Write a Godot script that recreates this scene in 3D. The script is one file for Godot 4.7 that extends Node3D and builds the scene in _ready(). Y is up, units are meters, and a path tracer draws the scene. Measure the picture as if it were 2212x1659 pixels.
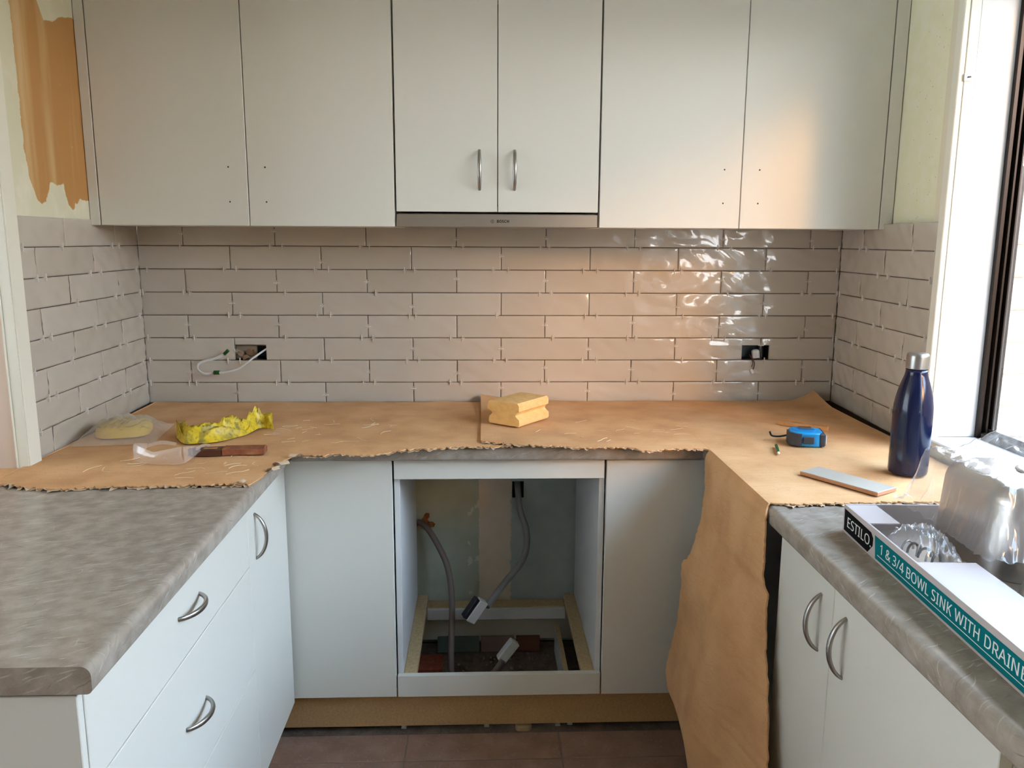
extends Node3D
# A half-finished kitchen: U of white cabinets, fresh tiles without grout, cardboard on the benchtops.

var rng := RandomNumberGenerator.new()
var nz := FastNoiseLite.new()
var M := {}
var box_cache := {}
var used := {}

# ------------------------------------------------------------------ helpers
func mat(col: Color, rough := 0.6, metal := 0.0) -> StandardMaterial3D:
	var m := StandardMaterial3D.new()
	m.albedo_color = col
	m.roughness = rough
	m.metallic = metal
	return m

func textured(tex: Texture2D, rough: float, per_metre: float, col := Color.WHITE) -> StandardMaterial3D:
	var m := mat(col, rough)
	m.albedo_texture = tex
	m.uv1_triplanar = true
	m.uv1_world_triplanar = true
	m.uv1_scale = Vector3.ONE * per_metre
	return m

func numbered(n: String) -> String:
	if not used.has(n):
		used[n] = 0
		return n
	used[n] += 1
	return "%s_%03d" % [n, used[n]]

func thing(called: String, label: String, category: String, at := Vector3.ZERO, group := "") -> Node3D:
	var o := Node3D.new()
	o.name = numbered(called)
	add_child(o)
	o.position = at
	o.set_meta("label", label)
	o.set_meta("category", category)
	if group:
		o.set_meta("group", group)
	return o

func setting(called: String, label: String, category: String, at := Vector3.ZERO) -> Node3D:
	var o := thing(called, label, category, at)
	o.set_meta("kind", "structure")
	return o

func part(called: String, mesh: Mesh, m: Material, parent: Node, at := Vector3.ZERO) -> MeshInstance3D:
	var o := MeshInstance3D.new()
	o.name = called
	o.mesh = mesh
	o.material_override = m
	o.position = at
	parent.add_child(o, true)
	return o

# box given by world-aligned corners relative to the parent
func slab(called: String, lo: Vector3, hi: Vector3, m: Material, parent: Node, bevel := 0.001) -> MeshInstance3D:
	return part(called, bevel_box(hi - lo, bevel), m, parent, (lo + hi) * 0.5)

# the same with world corners; works for parents that are not turned
func wbox(called: String, lo: Vector3, hi: Vector3, m: Material, parent: Node3D, bevel := 0.001) -> MeshInstance3D:
	var off := Vector3.ZERO
	var p: Node = parent
	while p != self:
		off += (p as Node3D).position
		p = p.get_parent()
	return slab(called, lo - off, hi - off, m, parent, bevel)

func tri(st: SurfaceTool, a: Vector3, b: Vector3, c: Vector3, outward: Vector3) -> void:
	var n := (b - a).cross(c - a)
	if n.length_squared() < 1e-18:
		return
	n = n.normalized()
	if n.dot(outward) < 0.0:
		n = -n
		st.set_normal(n); st.add_vertex(a)
		st.set_normal(n); st.add_vertex(b)
		st.set_normal(n); st.add_vertex(c)
	else:
		st.set_normal(n); st.add_vertex(a)
		st.set_normal(n); st.add_vertex(c)
		st.set_normal(n); st.add_vertex(b)

func quad(st: SurfaceTool, a: Vector3, b: Vector3, c: Vector3, d: Vector3, outward: Vector3) -> void:
	tri(st, a, b, c, outward)
	tri(st, a, c, d, outward)

func start() -> SurfaceTool:
	var st := SurfaceTool.new()
	st.begin(Mesh.PRIMITIVE_TRIANGLES)
	return st

func bevel_box(size: Vector3, bevel := 0.001) -> ArrayMesh:
	var key := "%.4f %.4f %.4f %.4f" % [size.x, size.y, size.z, bevel]
	if box_cache.has(key):
		return box_cache[key]
	var h := size * 0.5
	var b := minf(bevel, minf(h.x, minf(h.y, h.z)) * 0.45)
	var st := start()
	var sg := [-1.0, 1.0]
	for s in sg:
		quad(st, Vector3(s * h.x, -h.y + b, -h.z + b), Vector3(s * h.x, h.y - b, -h.z + b), Vector3(s * h.x, h.y - b, h.z - b), Vector3(s * h.x, -h.y + b, h.z - b), Vector3(s, 0, 0))
		quad(st, Vector3(-h.x + b, s * h.y, -h.z + b), Vector3(h.x - b, s * h.y, -h.z + b), Vector3(h.x - b, s * h.y, h.z - b), Vector3(-h.x + b, s * h.y, h.z - b), Vector3(0, s, 0))
		quad(st, Vector3(-h.x + b, -h.y + b, s * h.z), Vector3(h.x - b, -h.y + b, s * h.z), Vector3(h.x - b, h.y - b, s * h.z), Vector3(-h.x + b, h.y - b, s * h.z), Vector3(0, 0, s))
	if b > 0.0:
		for s in sg:
			for t in sg:
				quad(st, Vector3(s * h.x, t * (h.y - b), -h.z + b), Vector3(s * h.x, t * (h.y - b), h.z - b), Vector3(s * (h.x - b), t * h.y, h.z - b), Vector3(s * (h.x - b), t * h.y, -h.z + b), Vector3(s, t, 0))
				quad(st, Vector3(s * h.x, -h.y + b, t * (h.z - b)), Vector3(s * h.x, h.y - b, t * (h.z - b)), Vector3(s * (h.x - b), h.y - b, t * h.z), Vector3(s * (h.x - b), -h.y + b, t * h.z), Vector3(s, 0, t))
				quad(st, Vector3(-h.x + b, s * h.y, t * (h.z - b)), Vector3(h.x - b, s * h.y, t * (h.z - b)), Vector3(h.x - b, s * (h.y - b), t * h.z), Vector3(-h.x + b, s * (h.y - b), t * h.z), Vector3(0, s, t))
				for u in sg:
					tri(st, Vector3(s * h.x, t * (h.y - b), u * (h.z - b)), Vector3(s * (h.x - b), t * h.y, u * (h.z - b)), Vector3(s * (h.x - b), t * (h.y - b), u * h.z), Vector3(s, t, u))
	var mesh := st.commit()
	box_cache[key] = mesh
	return mesh

# smooth mesh from shared vertices
func smooth(v: PackedVector3Array, idx: PackedInt32Array, uv := PackedVector2Array()) -> ArrayMesh:
	var n := PackedVector3Array()
	n.resize(v.size())
	for i in range(0, idx.size(), 3):
		var c := (v[idx[i + 2]] - v[idx[i]]).cross(v[idx[i + 1]] - v[idx[i]])
		n[idx[i]] += c
		n[idx[i + 1]] += c
		n[idx[i + 2]] += c
	for i in n.size():
		n[i] = n[i].normalized() if n[i].length_squared() > 0.0 else Vector3.UP
	var a := []
	a.resize(Mesh.ARRAY_MAX)
	a[Mesh.ARRAY_VERTEX] = v
	a[Mesh.ARRAY_NORMAL] = n
	a[Mesh.ARRAY_INDEX] = idx
	if uv.size():
		a[Mesh.ARRAY_TEX_UV] = uv
	var m := ArrayMesh.new()
	m.add_surface_from_arrays(Mesh.PRIMITIVE_TRIANGLES, a)
	return m

# grid of points, nu columns by nv rows (row major); wrap joins the last column to the first
func grid(v: PackedVector3Array, nu: int, nv: int, wrap := false, flip := false) -> PackedInt32Array:
	var idx := PackedInt32Array()
	for j in nv - 1:
		for i in (nu if wrap else nu - 1):
			var a := j * nu + i
			var b := j * nu + (i + 1) % nu
			var c := a + nu
			var d := b + nu
			if flip:
				idx.append_array([a, c, b, b, c, d])
			else:
				idx.append_array([a, b, c, b, d, c])
	return idx

func lathe(profile: Array, steps := 32) -> ArrayMesh:
	var v := PackedVector3Array()
	for p in profile:
		for i in steps:
			var t := TAU * i / steps
			v.append(Vector3(p.x * cos(t), p.y, p.x * sin(t)))
	return smooth(v, grid(v, steps, profile.size(), true))

func spline(pts: Array, per := 8) -> PackedVector3Array:
	var out := PackedVector3Array()
	for i in pts.size() - 1:
		var p0: Vector3 = pts[maxi(i - 1, 0)]
		var p1: Vector3 = pts[i]
		var p2: Vector3 = pts[i + 1]
		var p3: Vector3 = pts[mini(i + 2, pts.size() - 1)]
		for k in per:
			out.append(p1.cubic_interpolate(p2, p0, p3, float(k) / per))
	out.append(pts[pts.size() - 1])
	return out

# tube along points; radii may be one number or one for each point; closed ends
func tube(path: PackedVector3Array, r: Variant, sides := 8, flat := 1.0, up := Vector3(0.13, 0.97, 0.2)) -> ArrayMesh:
	var v := PackedVector3Array()
	var n := path.size()
	for k in range(-1, n + 1):
		var i := clampi(k, 0, n - 1)
		var d := (path[mini(i + 1, n - 1)] - path[maxi(i - 1, 0)]).normalized()
		var s := d.cross(up)
		if s.length() < 0.05:
			s = d.cross(Vector3(1, 0.1, 0))
		s = s.normalized()
		var t := s.cross(d).normalized()
		var rr: float = r if r is float else r[i]
		if k < 0 or k == n:
			rr = 0.0002
		for q in sides:
			var a := TAU * q / sides
			v.append(path[i] + s * cos(a) * rr + t * sin(a) * rr * flat)
	return smooth(v, grid(v, sides, n + 2, true, true))

# polygon (x, y) pushed along z from z0 to z1, flat shaded
func prism(poly: PackedVector2Array, z0: float, z1: float) -> ArrayMesh:
	var st := start()
	var cut := Geometry2D.triangulate_polygon(poly)
	for i in range(0, cut.size(), 3):
		var a := poly[cut[i]]
		var b := poly[cut[i + 1]]
		var c := poly[cut[i + 2]]
		tri(st, Vector3(a.x, a.y, z0), Vector3(b.x, b.y, z0), Vector3(c.x, c.y, z0), Vector3(0, 0, z0 - z1))
		tri(st, Vector3(a.x, a.y, z1), Vector3(b.x, b.y, z1), Vector3(c.x, c.y, z1), Vector3(0, 0, z1 - z0))
	var cw := Geometry2D.is_polygon_clockwise(poly)
	for i in poly.size():
		var a := poly[i]
		var b := poly[(i + 1) % poly.size()]
		var o := Vector2(b.y - a.y, a.x - b.x) * (-1.0 if cw else 1.0)
		quad(st, Vector3(a.x, a.y, z0), Vector3(b.x, b.y, z0), Vector3(b.x, b.y, z1), Vector3(a.x, a.y, z1), Vector3(o.x, o.y, 0))
	return st.commit()

func round_rect(w: float, d: float, r: float, per := 5) -> PackedVector2Array:
	var p := PackedVector2Array()
	for q in 4:
		var c := Vector2((w / 2 - r) * (1.0 if q in [0, 3] else -1.0), (d / 2 - r) * (1.0 if q < 2 else -1.0))
		for k in per + 1:
			var a := PI / 2 * (q + float(k) / per)
			p.append(c + Vector2(cos(a), sin(a)) * r)
	return p

# outline (x, z) raised to y 0..h with rounded top edge
func soft_block(poly: PackedVector2Array, h: float, r: float, taper := 0.0, bottom_r := 0.0) -> ArrayMesh:
	var n := poly.size()
	var c := Vector2.ZERO
	for p in poly:
		c += p / n
	var v := PackedVector3Array()
	var rows := []
	rows.append([0.0, 0.5])
	rows.append([0.0, bottom_r])
	rows.append([bottom_r, 0.0])
	rows.append([h - r, 0.0])
	for k in range(1, 5):
		var a := PI / 2 * k / 4
		rows.append([h - r + r * sin(a), r * (1.0 - cos(a))])
	rows.append([h, 0.5])
	for row in rows:
		for p in poly:
			var dir: Vector2 = (p - c)
			var s: float = 1.0 - taper * row[0] / h
			var q: Vector2
			if row[1] >= 0.5:
				q = c + dir * 0.02
			else:
				q = c + dir * s - dir.normalized() * row[1]
			v.append(Vector3(q.x, row[0], q.y))
	return smooth(v, grid(v, n, rows.size(), true))

func lerp_list(t: Array, x: float) -> float:
	if x <= t[0][0]:
		return t[0][1]
	for i in t.size() - 1:
		if x <= t[i + 1][0]:
			return lerpf(t[i][1], t[i + 1][1], (x - t[i][0]) / maxf(t[i + 1][0] - t[i][0], 1e-6))
	return t[t.size() - 1][1]

# a sheet with thickness from two point rows; top grid given, pushed down by th
func sheet(v: PackedVector3Array, nu: int, nv: int, th: float, down := Vector3.DOWN) -> ArrayMesh:
	var all := v.duplicate()
	var idx := grid(v, nu, nv, false, true)
	var n := v.size()
	for p in v:
		all.append(p + down * th)
	for k in range(0, n * 0 + idx.size(), 3):
		idx.append_array([idx[k] + n, idx[k + 2] + n, idx[k + 1] + n])
		if k > 6 * (nu - 1) * (nv - 1):
			break
	# rim with its own vertices
	var ring := []
	for i in nu:
		ring.append(i)
	for j in range(1, nv):
		ring.append(j * nu + nu - 1)
	for i in range(nu - 2, -1, -1):
		ring.append((nv - 1) * nu + i)
	for j in range(nv - 2, 0, -1):
		ring.append(j * nu)
	var base := all.size()
	for r in ring:
		all.append(v[r])
		all.append(v[r] + down * th)
	for k in ring.size():
		var a := base + 2 * k
		var b := base + 2 * ((k + 1) % ring.size())
		idx.append_array([a, a + 1, b, b, a + 1, b + 1])
	return smooth(all, idx)

func text_mesh(s: String, size: float, depth := 0.0004, face := "Droid Sans", weight := 400) -> TextMesh:
	var t := TextMesh.new()
	var f := SystemFont.new()
	f.font_names = PackedStringArray([face])
	f.font_weight = weight
	t.font = f
	t.text = s
	t.font_size = 32
	t.pixel_size = size / 32.0
	t.depth = depth
	t.curve_step = 1.0
	return t

# ------------------------------------------------------------------ textures
func speckle(base: Color, dark: Color, light: Color, size: int, freq: float, seed_: int, grains: int, grain := 1) -> ImageTexture:
	var im := Image.create(size, size, false, Image.FORMAT_RGB8)
	nz.seed = seed_
	nz.noise_type = FastNoiseLite.TYPE_SIMPLEX_SMOOTH
	nz.fractal_type = FastNoiseLite.FRACTAL_FBM
	nz.fractal_octaves = 4
	nz.frequency = freq
	var ns := nz.get_seamless_image(size, size)
	for y in size:
		for x in size:
			var k := ns.get_pixel(x, y).r
			im.set_pixel(x, y, base.lerp(dark, clampf((0.5 - k) * 1.6, 0.0, 1.0)).lerp(light, clampf((k - 0.5) * 1.6, 0.0, 1.0)))
	rng.seed = seed_
	for g in grains:
		var p := Vector2i(rng.randi_range(0, size - 1), rng.randi_range(0, size - 1))
		var c := dark if rng.randf() < 0.5 else light
		c = c.lerp(base, rng.randf() * 0.7)
		for a in rng.randi_range(1, grain):
			for b in rng.randi_range(1, grain):
				im.set_pixel((p.x + a) % size, (p.y + b) % size, c)
	return ImageTexture.create_from_image(im)

func stroke(im: Image, size: int, p: Vector2, ang: float, length: float, col: Color, alpha: float, wob: float) -> void:
	var steps := int(length)
	for s in steps:
		ang += rng.randf_range(-wob, wob)
		p += Vector2(cos(ang), sin(ang))
		var f := alpha * sin(PI * (s + 0.5) / steps)
		var q := Vector2i(posmod(int(p.x), size), posmod(int(p.y), size))
		im.set_pixel(q.x, q.y, im.get_pixel(q.x, q.y).lerp(col, f))
		var q2 := Vector2i(q.x, posmod(q.y + 1, size))
		im.set_pixel(q2.x, q2.y, im.get_pixel(q2.x, q2.y).lerp(col, f * 0.7))

func stone_laminate() -> ImageTexture:
	var size := 1024
	var im := Image.create(size, size, false, Image.FORMAT_RGB8)
	nz.seed = 11
	nz.noise_type = FastNoiseLite.TYPE_SIMPLEX_SMOOTH
	nz.fractal_type = FastNoiseLite.FRACTAL_FBM
	nz.fractal_octaves = 4
	nz.frequency = 0.016
	var ns := nz.get_seamless_image(size, size)
	rng.seed = 3
	for y in size:
		for x in size:
			var k := 0.8 * ns.get_pixel(x, y).r + 0.2 * ns.get_pixel((x + 2 * y) % size, (x + 3 * y + 200) % size).r
			k += rng.randf_range(-0.12, 0.12)
			im.set_pixel(x, y, Color(0.565, 0.52, 0.47).lerp(Color(0.675, 0.63, 0.58), clampf((k - 0.2) * 1.6, 0.0, 1.0)))
	rng.seed = 5
	for i in 700:
		stroke(im, size, Vector2(rng.randf() * size, rng.randf() * size), rng.randf_range(-0.60, -0.30), rng.randf_range(8, 60), Color(0.90, 0.87, 0.82), rng.randf_range(0.15, 0.75), 0.07)
	for i in 170:
		stroke(im, size, Vector2(rng.randf() * size, rng.randf() * size), rng.randf_range(-0.8, -0.1), rng.randf_range(15, 90), Color(0.34, 0.30, 0.26), rng.randf_range(0.15, 0.5), 0.15)
	for i in 50:
		stroke(im, size, Vector2(rng.randf() * size, rng.randf() * size), rng.randf_range(0, 6.2), rng.randf_range(15, 45), Color(0.84, 0.80, 0.76), 0.45, 0.4)
	return ImageTexture.create_from_image(im)

func brushed_fibres(base: Color, dark: Color, light: Color, seed_: int, count: int, ang0: float) -> ImageTexture:
	var size := 512
	var t := speckle(base, dark, light, size, 0.006, seed_, 5000, 2)
	var im := t.get_image()
	rng.seed = seed_ + 1
	for i in count:
		stroke(im, size, Vector2(rng.randf() * size, rng.randf() * size), ang0 + rng.randf_range(-0.15, 0.15), rng.randf_range(15, 120), dark if rng.randf() < 0.5 else light, rng.randf_range(0.08, 0.3), 0.05)
	return ImageTexture.create_from_image(im)

# cream paint on the wall beside the cupboards, with the old brown coat showing where a board was taken off; u runs along z (0..0.8), v down from y 2.45 to 1.50
func paint_with_bare_patch() -> ImageTexture:
	var w := 400
	var h := 475
	var im := Image.create(w, h, false, Image.FORMAT_RGB8)
	var poly := PackedVector2Array()
	for p in [[0.648, 2.10], [0.645, 1.67], [0.63, 1.60], [0.605, 1.553], [0.585, 1.543], [0.56, 1.548], [0.545, 1.575], [0.533, 1.600], [0.50, 1.597], [0.457, 1.602], [0.452, 1.57], [0.44, 1.545], [0.42, 1.535], [0.40, 1.55], [0.369, 1.565], [0.30, 1.56], [0.30, 2.06], [0.386, 2.045], [0.44, 2.02], [0.489, 2.012], [0.50, 2.03], [0.515, 2.055], [0.56, 2.06], [0.60, 2.085]]:
		poly.append(Vector2(p[0], p[1]))
	nz.seed = 77
	nz.frequency = 0.05
	for y in h:
		for x in w:
			var z := 0.8 * x / w
			var yy := 2.45 - 0.95 * y / h
			var j := nz.get_noise_2d(x * 1.0, y * 1.0) * 0.005
			var c := Color(0.87, 0.85, 0.74)
			c = c.lerp(Color(0.93, 0.90, 0.82), clampf(nz.get_noise_2d(x * 0.35 + 90, y * 0.22) * 1.3, 0, 1))
			if Geometry2D.is_point_in_polygon(Vector2(z + j, yy + j), poly):
				var s := nz.get_noise_2d(x * 0.45, y * 0.04 + 300)
				c = Color(0.75, 0.555, 0.32).lerp(Color(0.84, 0.71, 0.52), clampf(s * 1.1 + (z - 0.5) * 3.2 + 0.1, 0, 1))
				if nz.get_noise_2d(x * 2.5 + 40, y * 0.9) > 0.72:
					c = c.lerp(Color(0.86, 0.78, 0.60), 0.7)
			im.set_pixel(x, y, c)
	return ImageTexture.create_from_image(im)

# yellowed paint with a broken line of old sealant and a few specks; u along z (0..0.7)
func old_paint() -> ImageTexture:
	var w := 350
	var h := 475
	var im := Image.create(w, h, false, Image.FORMAT_RGB8)
	nz.seed = 31
	nz.frequency = 0.03
	rng.seed = 8
	for y in h:
		for x in w:
			var c := Color(0.925, 0.91, 0.765).lerp(Color(0.94, 0.925, 0.82), clampf(nz.get_noise_2d(x, y) + 0.4, 0, 1))
			im.set_pixel(x, y, c)
	for y in h:
		var zx := int((0.632 + 0.004 * nz.get_noise_2d(0, y * 3.0)) / 0.7 * w)
		if nz.get_noise_2d(500, y * 6.0) > 0.05:
			for k in rng.randi_range(1, 3):
				im.set_pixel(clampi(zx + rng.randi_range(-2, 1), 0, w - 1), y, Color(0.55, 0.43, 0.24).lerp(Color(0.75, 0.68, 0.45), rng.randf()))
	for i in 90:
		var p := Vector2i(int(rng.randf_range(0.40, 0.66) / 0.7 * w), rng.randi_range(60, h - 1))
		im.set_pixel(p.x, p.y, Color(0.45, 0.38, 0.24).lerp(Color(0.80, 0.76, 0.55), rng.randf()))
	return ImageTexture.create_from_image(im)

# green wet-area board with a filled joint; u along x from -0.7 to 0.8, v down from y 0.86 to 0
func wet_board() -> ImageTexture:
	var w := 750
	var h := 430
	var im := Image.create(w, h, false, Image.FORMAT_RGB8)
	nz.seed = 3
	nz.frequency = 0.04
	for y in h:
		for x in w:
			var wx := -0.7 + 1.5 * x / w
			var k := nz.get_noise_2d(x * 0.4, y * 0.4)
			var c := Color(0.69, 0.72, 0.64).lerp(Color(0.73, 0.755, 0.68), k + 0.5)
			if wx > 0.10:
				c = Color(0.68, 0.725, 0.70).lerp(Color(0.72, 0.76, 0.73), k + 0.5)
			var e := nz.get_noise_2d(y * 1.6, 900.0) * 0.006
			if wx > -0.012 + e * 0.3 and wx < 0.103 + e:
				c = Color(0.87, 0.81, 0.71).lerp(Color(0.90, 0.845, 0.755), k + 0.5)
			elif wx > -0.055 and wx <= -0.010 and nz.get_noise_2d(x * 0.9, y * 0.55 + 70.0) > 0.42 - (wx + 0.055) * 4.0:
				c = Color(0.82, 0.82, 0.75)
			im.set_pixel(x, y, c)
	return ImageTexture.create_from_image(im)

# a quad with uv 0..1 (a top left, b top right, c bottom right, d bottom left)
func uv_quad(a: Vector3, b: Vector3, c: Vector3, d: Vector3) -> ArrayMesh:
	return smooth(PackedVector3Array([a, b, c, d]), PackedInt32Array([0, 1, 2, 0, 2, 3]), PackedVector2Array([Vector2(0, 0), Vector2(1, 0), Vector2(1, 1), Vector2(0, 1)]))

func make_materials() -> void:
	M.white = mat(Color(0.858, 0.845, 0.80), 0.42)
	M.carcass = mat(Color(0.84, 0.84, 0.83), 0.5)
	M.gap = mat(Color(0.10, 0.09, 0.08), 0.9)
	M.tile = []
	for k in 4:
		var t := mat(Color(0.755, 0.715, 0.655).lerp(Color(0.785, 0.747, 0.69), k / 3.0), 0.07)
		t.clearcoat_enabled = true
		t.clearcoat = 0.5
		t.clearcoat_roughness = 0.04
		M.tile.append(t)
	M.adhesive = mat(Color(0.30, 0.25, 0.21), 0.95)
	M.spacer = mat(Color(0.86, 0.83, 0.79), 0.4)
	M.bench = textured(stone_laminate(), 0.13, 1.25)
	M.bench.metallic_specular = 0.5
	M.card = textured(brushed_fibres(Color(0.835, 0.64, 0.44), Color(0.75, 0.555, 0.37), Color(0.89, 0.71, 0.52), 21, 900, 0.05), 0.85, 1.6)
	M.liner = mat(Color(0.80, 0.70, 0.58), 0.9)
	M.mdf = textured(speckle(Color(0.76, 0.61, 0.42), Color(0.71, 0.56, 0.37), Color(0.80, 0.66, 0.47), 256, 0.15, 15, 3000, 2), 0.85, 3.0)
	M.chip = textured(speckle(Color(0.76, 0.66, 0.49), Color(0.70, 0.59, 0.42), Color(0.82, 0.73, 0.57), 256, 0.06, 16, 5000, 2), 0.85, 4.0)
	M.steel = mat(Color(0.74, 0.72, 0.69), 0.30, 1.0)
	M.satin = mat(Color(0.66, 0.65, 0.63), 0.33, 1.0)
	M.paint = mat(Color(0.89, 0.855, 0.75), 0.7)
	M.pink = mat(Color(0.86, 0.76, 0.68), 0.75)
	M.trim = mat(Color(0.91, 0.89, 0.82), 0.5)
	M.reveal = mat(Color(0.84, 0.835, 0.82), 0.5)
	M.bronze = mat(Color(0.17, 0.14, 0.12), 0.38, 0.6)
	M.black = mat(Color(0.03, 0.03, 0.035), 0.55)
	M.glass = mat(Color(0.96, 0.98, 0.98, 0.06), 0.02)
	M.glass.transparency = BaseMaterial3D.TRANSPARENCY_ALPHA
	M.film = mat(Color(0.93, 0.95, 0.97, 0.09), 0.10)
	M.film.transparency = BaseMaterial3D.TRANSPARENCY_ALPHA
	M.clear = mat(Color(0.95, 0.93, 0.92, 0.12), 0.06)
	M.clear.transparency = BaseMaterial3D.TRANSPARENCY_ALPHA
	M.feature = mat(Color(0.56, 0.47, 0.36), 0.85)
	M.ceil = mat(Color(0.89, 0.87, 0.81), 0.8)
	M.floor_tile = []
	for k in 3:
		M.floor_tile.append(textured(speckle(Color(0.60, 0.475, 0.41).lerp(Color(0.63, 0.50, 0.43), k * 0.5), Color(0.54, 0.43, 0.37), Color(0.67, 0.56, 0.50), 256, 0.02, 40 + k, 3000, 2), 0.45, 1.7))
	M.grout = mat(Color(0.52, 0.46, 0.41), 0.9)
	M.concrete = textured(speckle(Color(0.46, 0.40, 0.35), Color(0.38, 0.33, 0.28), Color(0.56, 0.50, 0.44), 256, 0.03, 50, 5000, 2), 0.95, 2.0)
	M.grey_pvc = mat(Color(0.56, 0.56, 0.55), 0.5)
	M.white_plastic = mat(Color(0.86, 0.86, 0.85), 0.4)
	M.brick = []
	for k in 3:
		M.brick.append(textured(speckle(Color(0.84, 0.79, 0.71).lerp(Color(0.80, 0.73, 0.64), k * 0.5), Color(0.60, 0.49, 0.40), Color(0.88, 0.85, 0.79), 256, 0.02, 60 + k, 2500, 4), 0.9, 4.0))
	M.mortar = mat(Color(0.72, 0.68, 0.62), 0.95)
	M.red_brick = textured(speckle(Color(0.60, 0.31, 0.21), Color(0.50, 0.25, 0.17), Color(0.68, 0.40, 0.29), 128, 0.05, 70, 1500, 2), 0.9, 6.0)
	M.wood = textured(brushed_fibres(Color(0.72, 0.53, 0.33), Color(0.58, 0.40, 0.23), Color(0.80, 0.63, 0.43), 80, 700, 0.0), 0.7, 5.0)
	M.navy = mat(Color(0.035, 0.075, 0.20), 0.14)
	M.teal = mat(Color(0.02, 0.43, 0.45), 0.7)
	M.teal.metallic_specular = 0.2
	M.ink = mat(Color(0.03, 0.045, 0.055), 0.7)
	M.ink.metallic_specular = 0.2
	M.print_white = mat(Color(0.93, 0.93, 0.91), 0.5)
	M.carton = mat(Color(0.76, 0.715, 0.70), 0.55)
	M.foam = textured(speckle(Color(0.94, 0.76, 0.48), Color(0.86, 0.64, 0.36), Color(0.95, 0.80, 0.55), 256, 0.02, 90, 350, 2), 0.95, 7.0)
	M.blue = mat(Color(0.05, 0.54, 0.76), 0.4)
	M.rubber = mat(Color(0.22, 0.22, 0.24), 0.6)

# ------------------------------------------------------------------ scene
func _ready() -> void:
	# camera, sky, sun, exposure
	var cam := Camera3D.new()
	cam.name = "camera"
	add_child(cam)
	var f := Vector3(sin(0.038284) * cos(0.17759), -sin(0.17759), -cos(0.038284) * cos(0.17759))
	var r := Vector3(cos(0.038284), 0, sin(0.038284))
	var u := r.cross(f)
	var r2 := r * cos(0.005042) + u * sin(0.005042)
	var u2 := u * cos(0.005042) - r * sin(0.005042)
	cam.transform = Transform3D(Basis(r2, u2, -f), Vector3(0, 1.457, 2.742))
	cam.fov = 51.1087
	cam.near = 0.02
	cam.far = 100.0
	cam.current = true
	var we := WorldEnvironment.new()
	we.name = "environment"
	var env := Environment.new()
	env.background_mode = Environment.BG_SKY
	var sky := Sky.new()
	var sm := ProceduralSkyMaterial.new()
	sm.sky_top_color = Color(0.68, 0.80, 0.93)
	sm.sky_horizon_color = Color(0.93, 0.92, 0.90)
	sm.sky_curve = 0.20
	sm.ground_bottom_color = Color(0.40, 0.37, 0.33)
	sm.ground_horizon_color = Color(0.66, 0.66, 0.64)
	sm.sun_angle_max = 2.0
	sky.sky_material = sm
	env.sky = sky
	env.background_energy_multiplier = 17.0
	env.tonemap_mode = Environment.TONE_MAPPER_LINEAR
	env.tonemap_exposure = 1.5
	env.sdfgi_enabled = true
	env.ssao_enabled = true
	env.ssil_enabled = true
	we.environment = env
	add_child(we)
	var sun := DirectionalLight3D.new()
	sun.name = "sun"
	add_child(sun)
	sun.look_at_from_position(Vector3.ZERO, Vector3(-0.53, -0.30, -1.0), Vector3.UP)
	sun.light_color = Color(1.0, 0.75, 0.49)
	sun.light_energy = 0.42
	sun.light_angular_distance = 9.0
	sun.shadow_enabled = true
	make_materials()
	build_shell()
	build_tiling()
	build_window()
	build_outside()
	build_upper()
	build_base()
	build_benchtop()
	build_oven_space()
	build_cardboard()
	build_sink()
	build_small_things()

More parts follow.
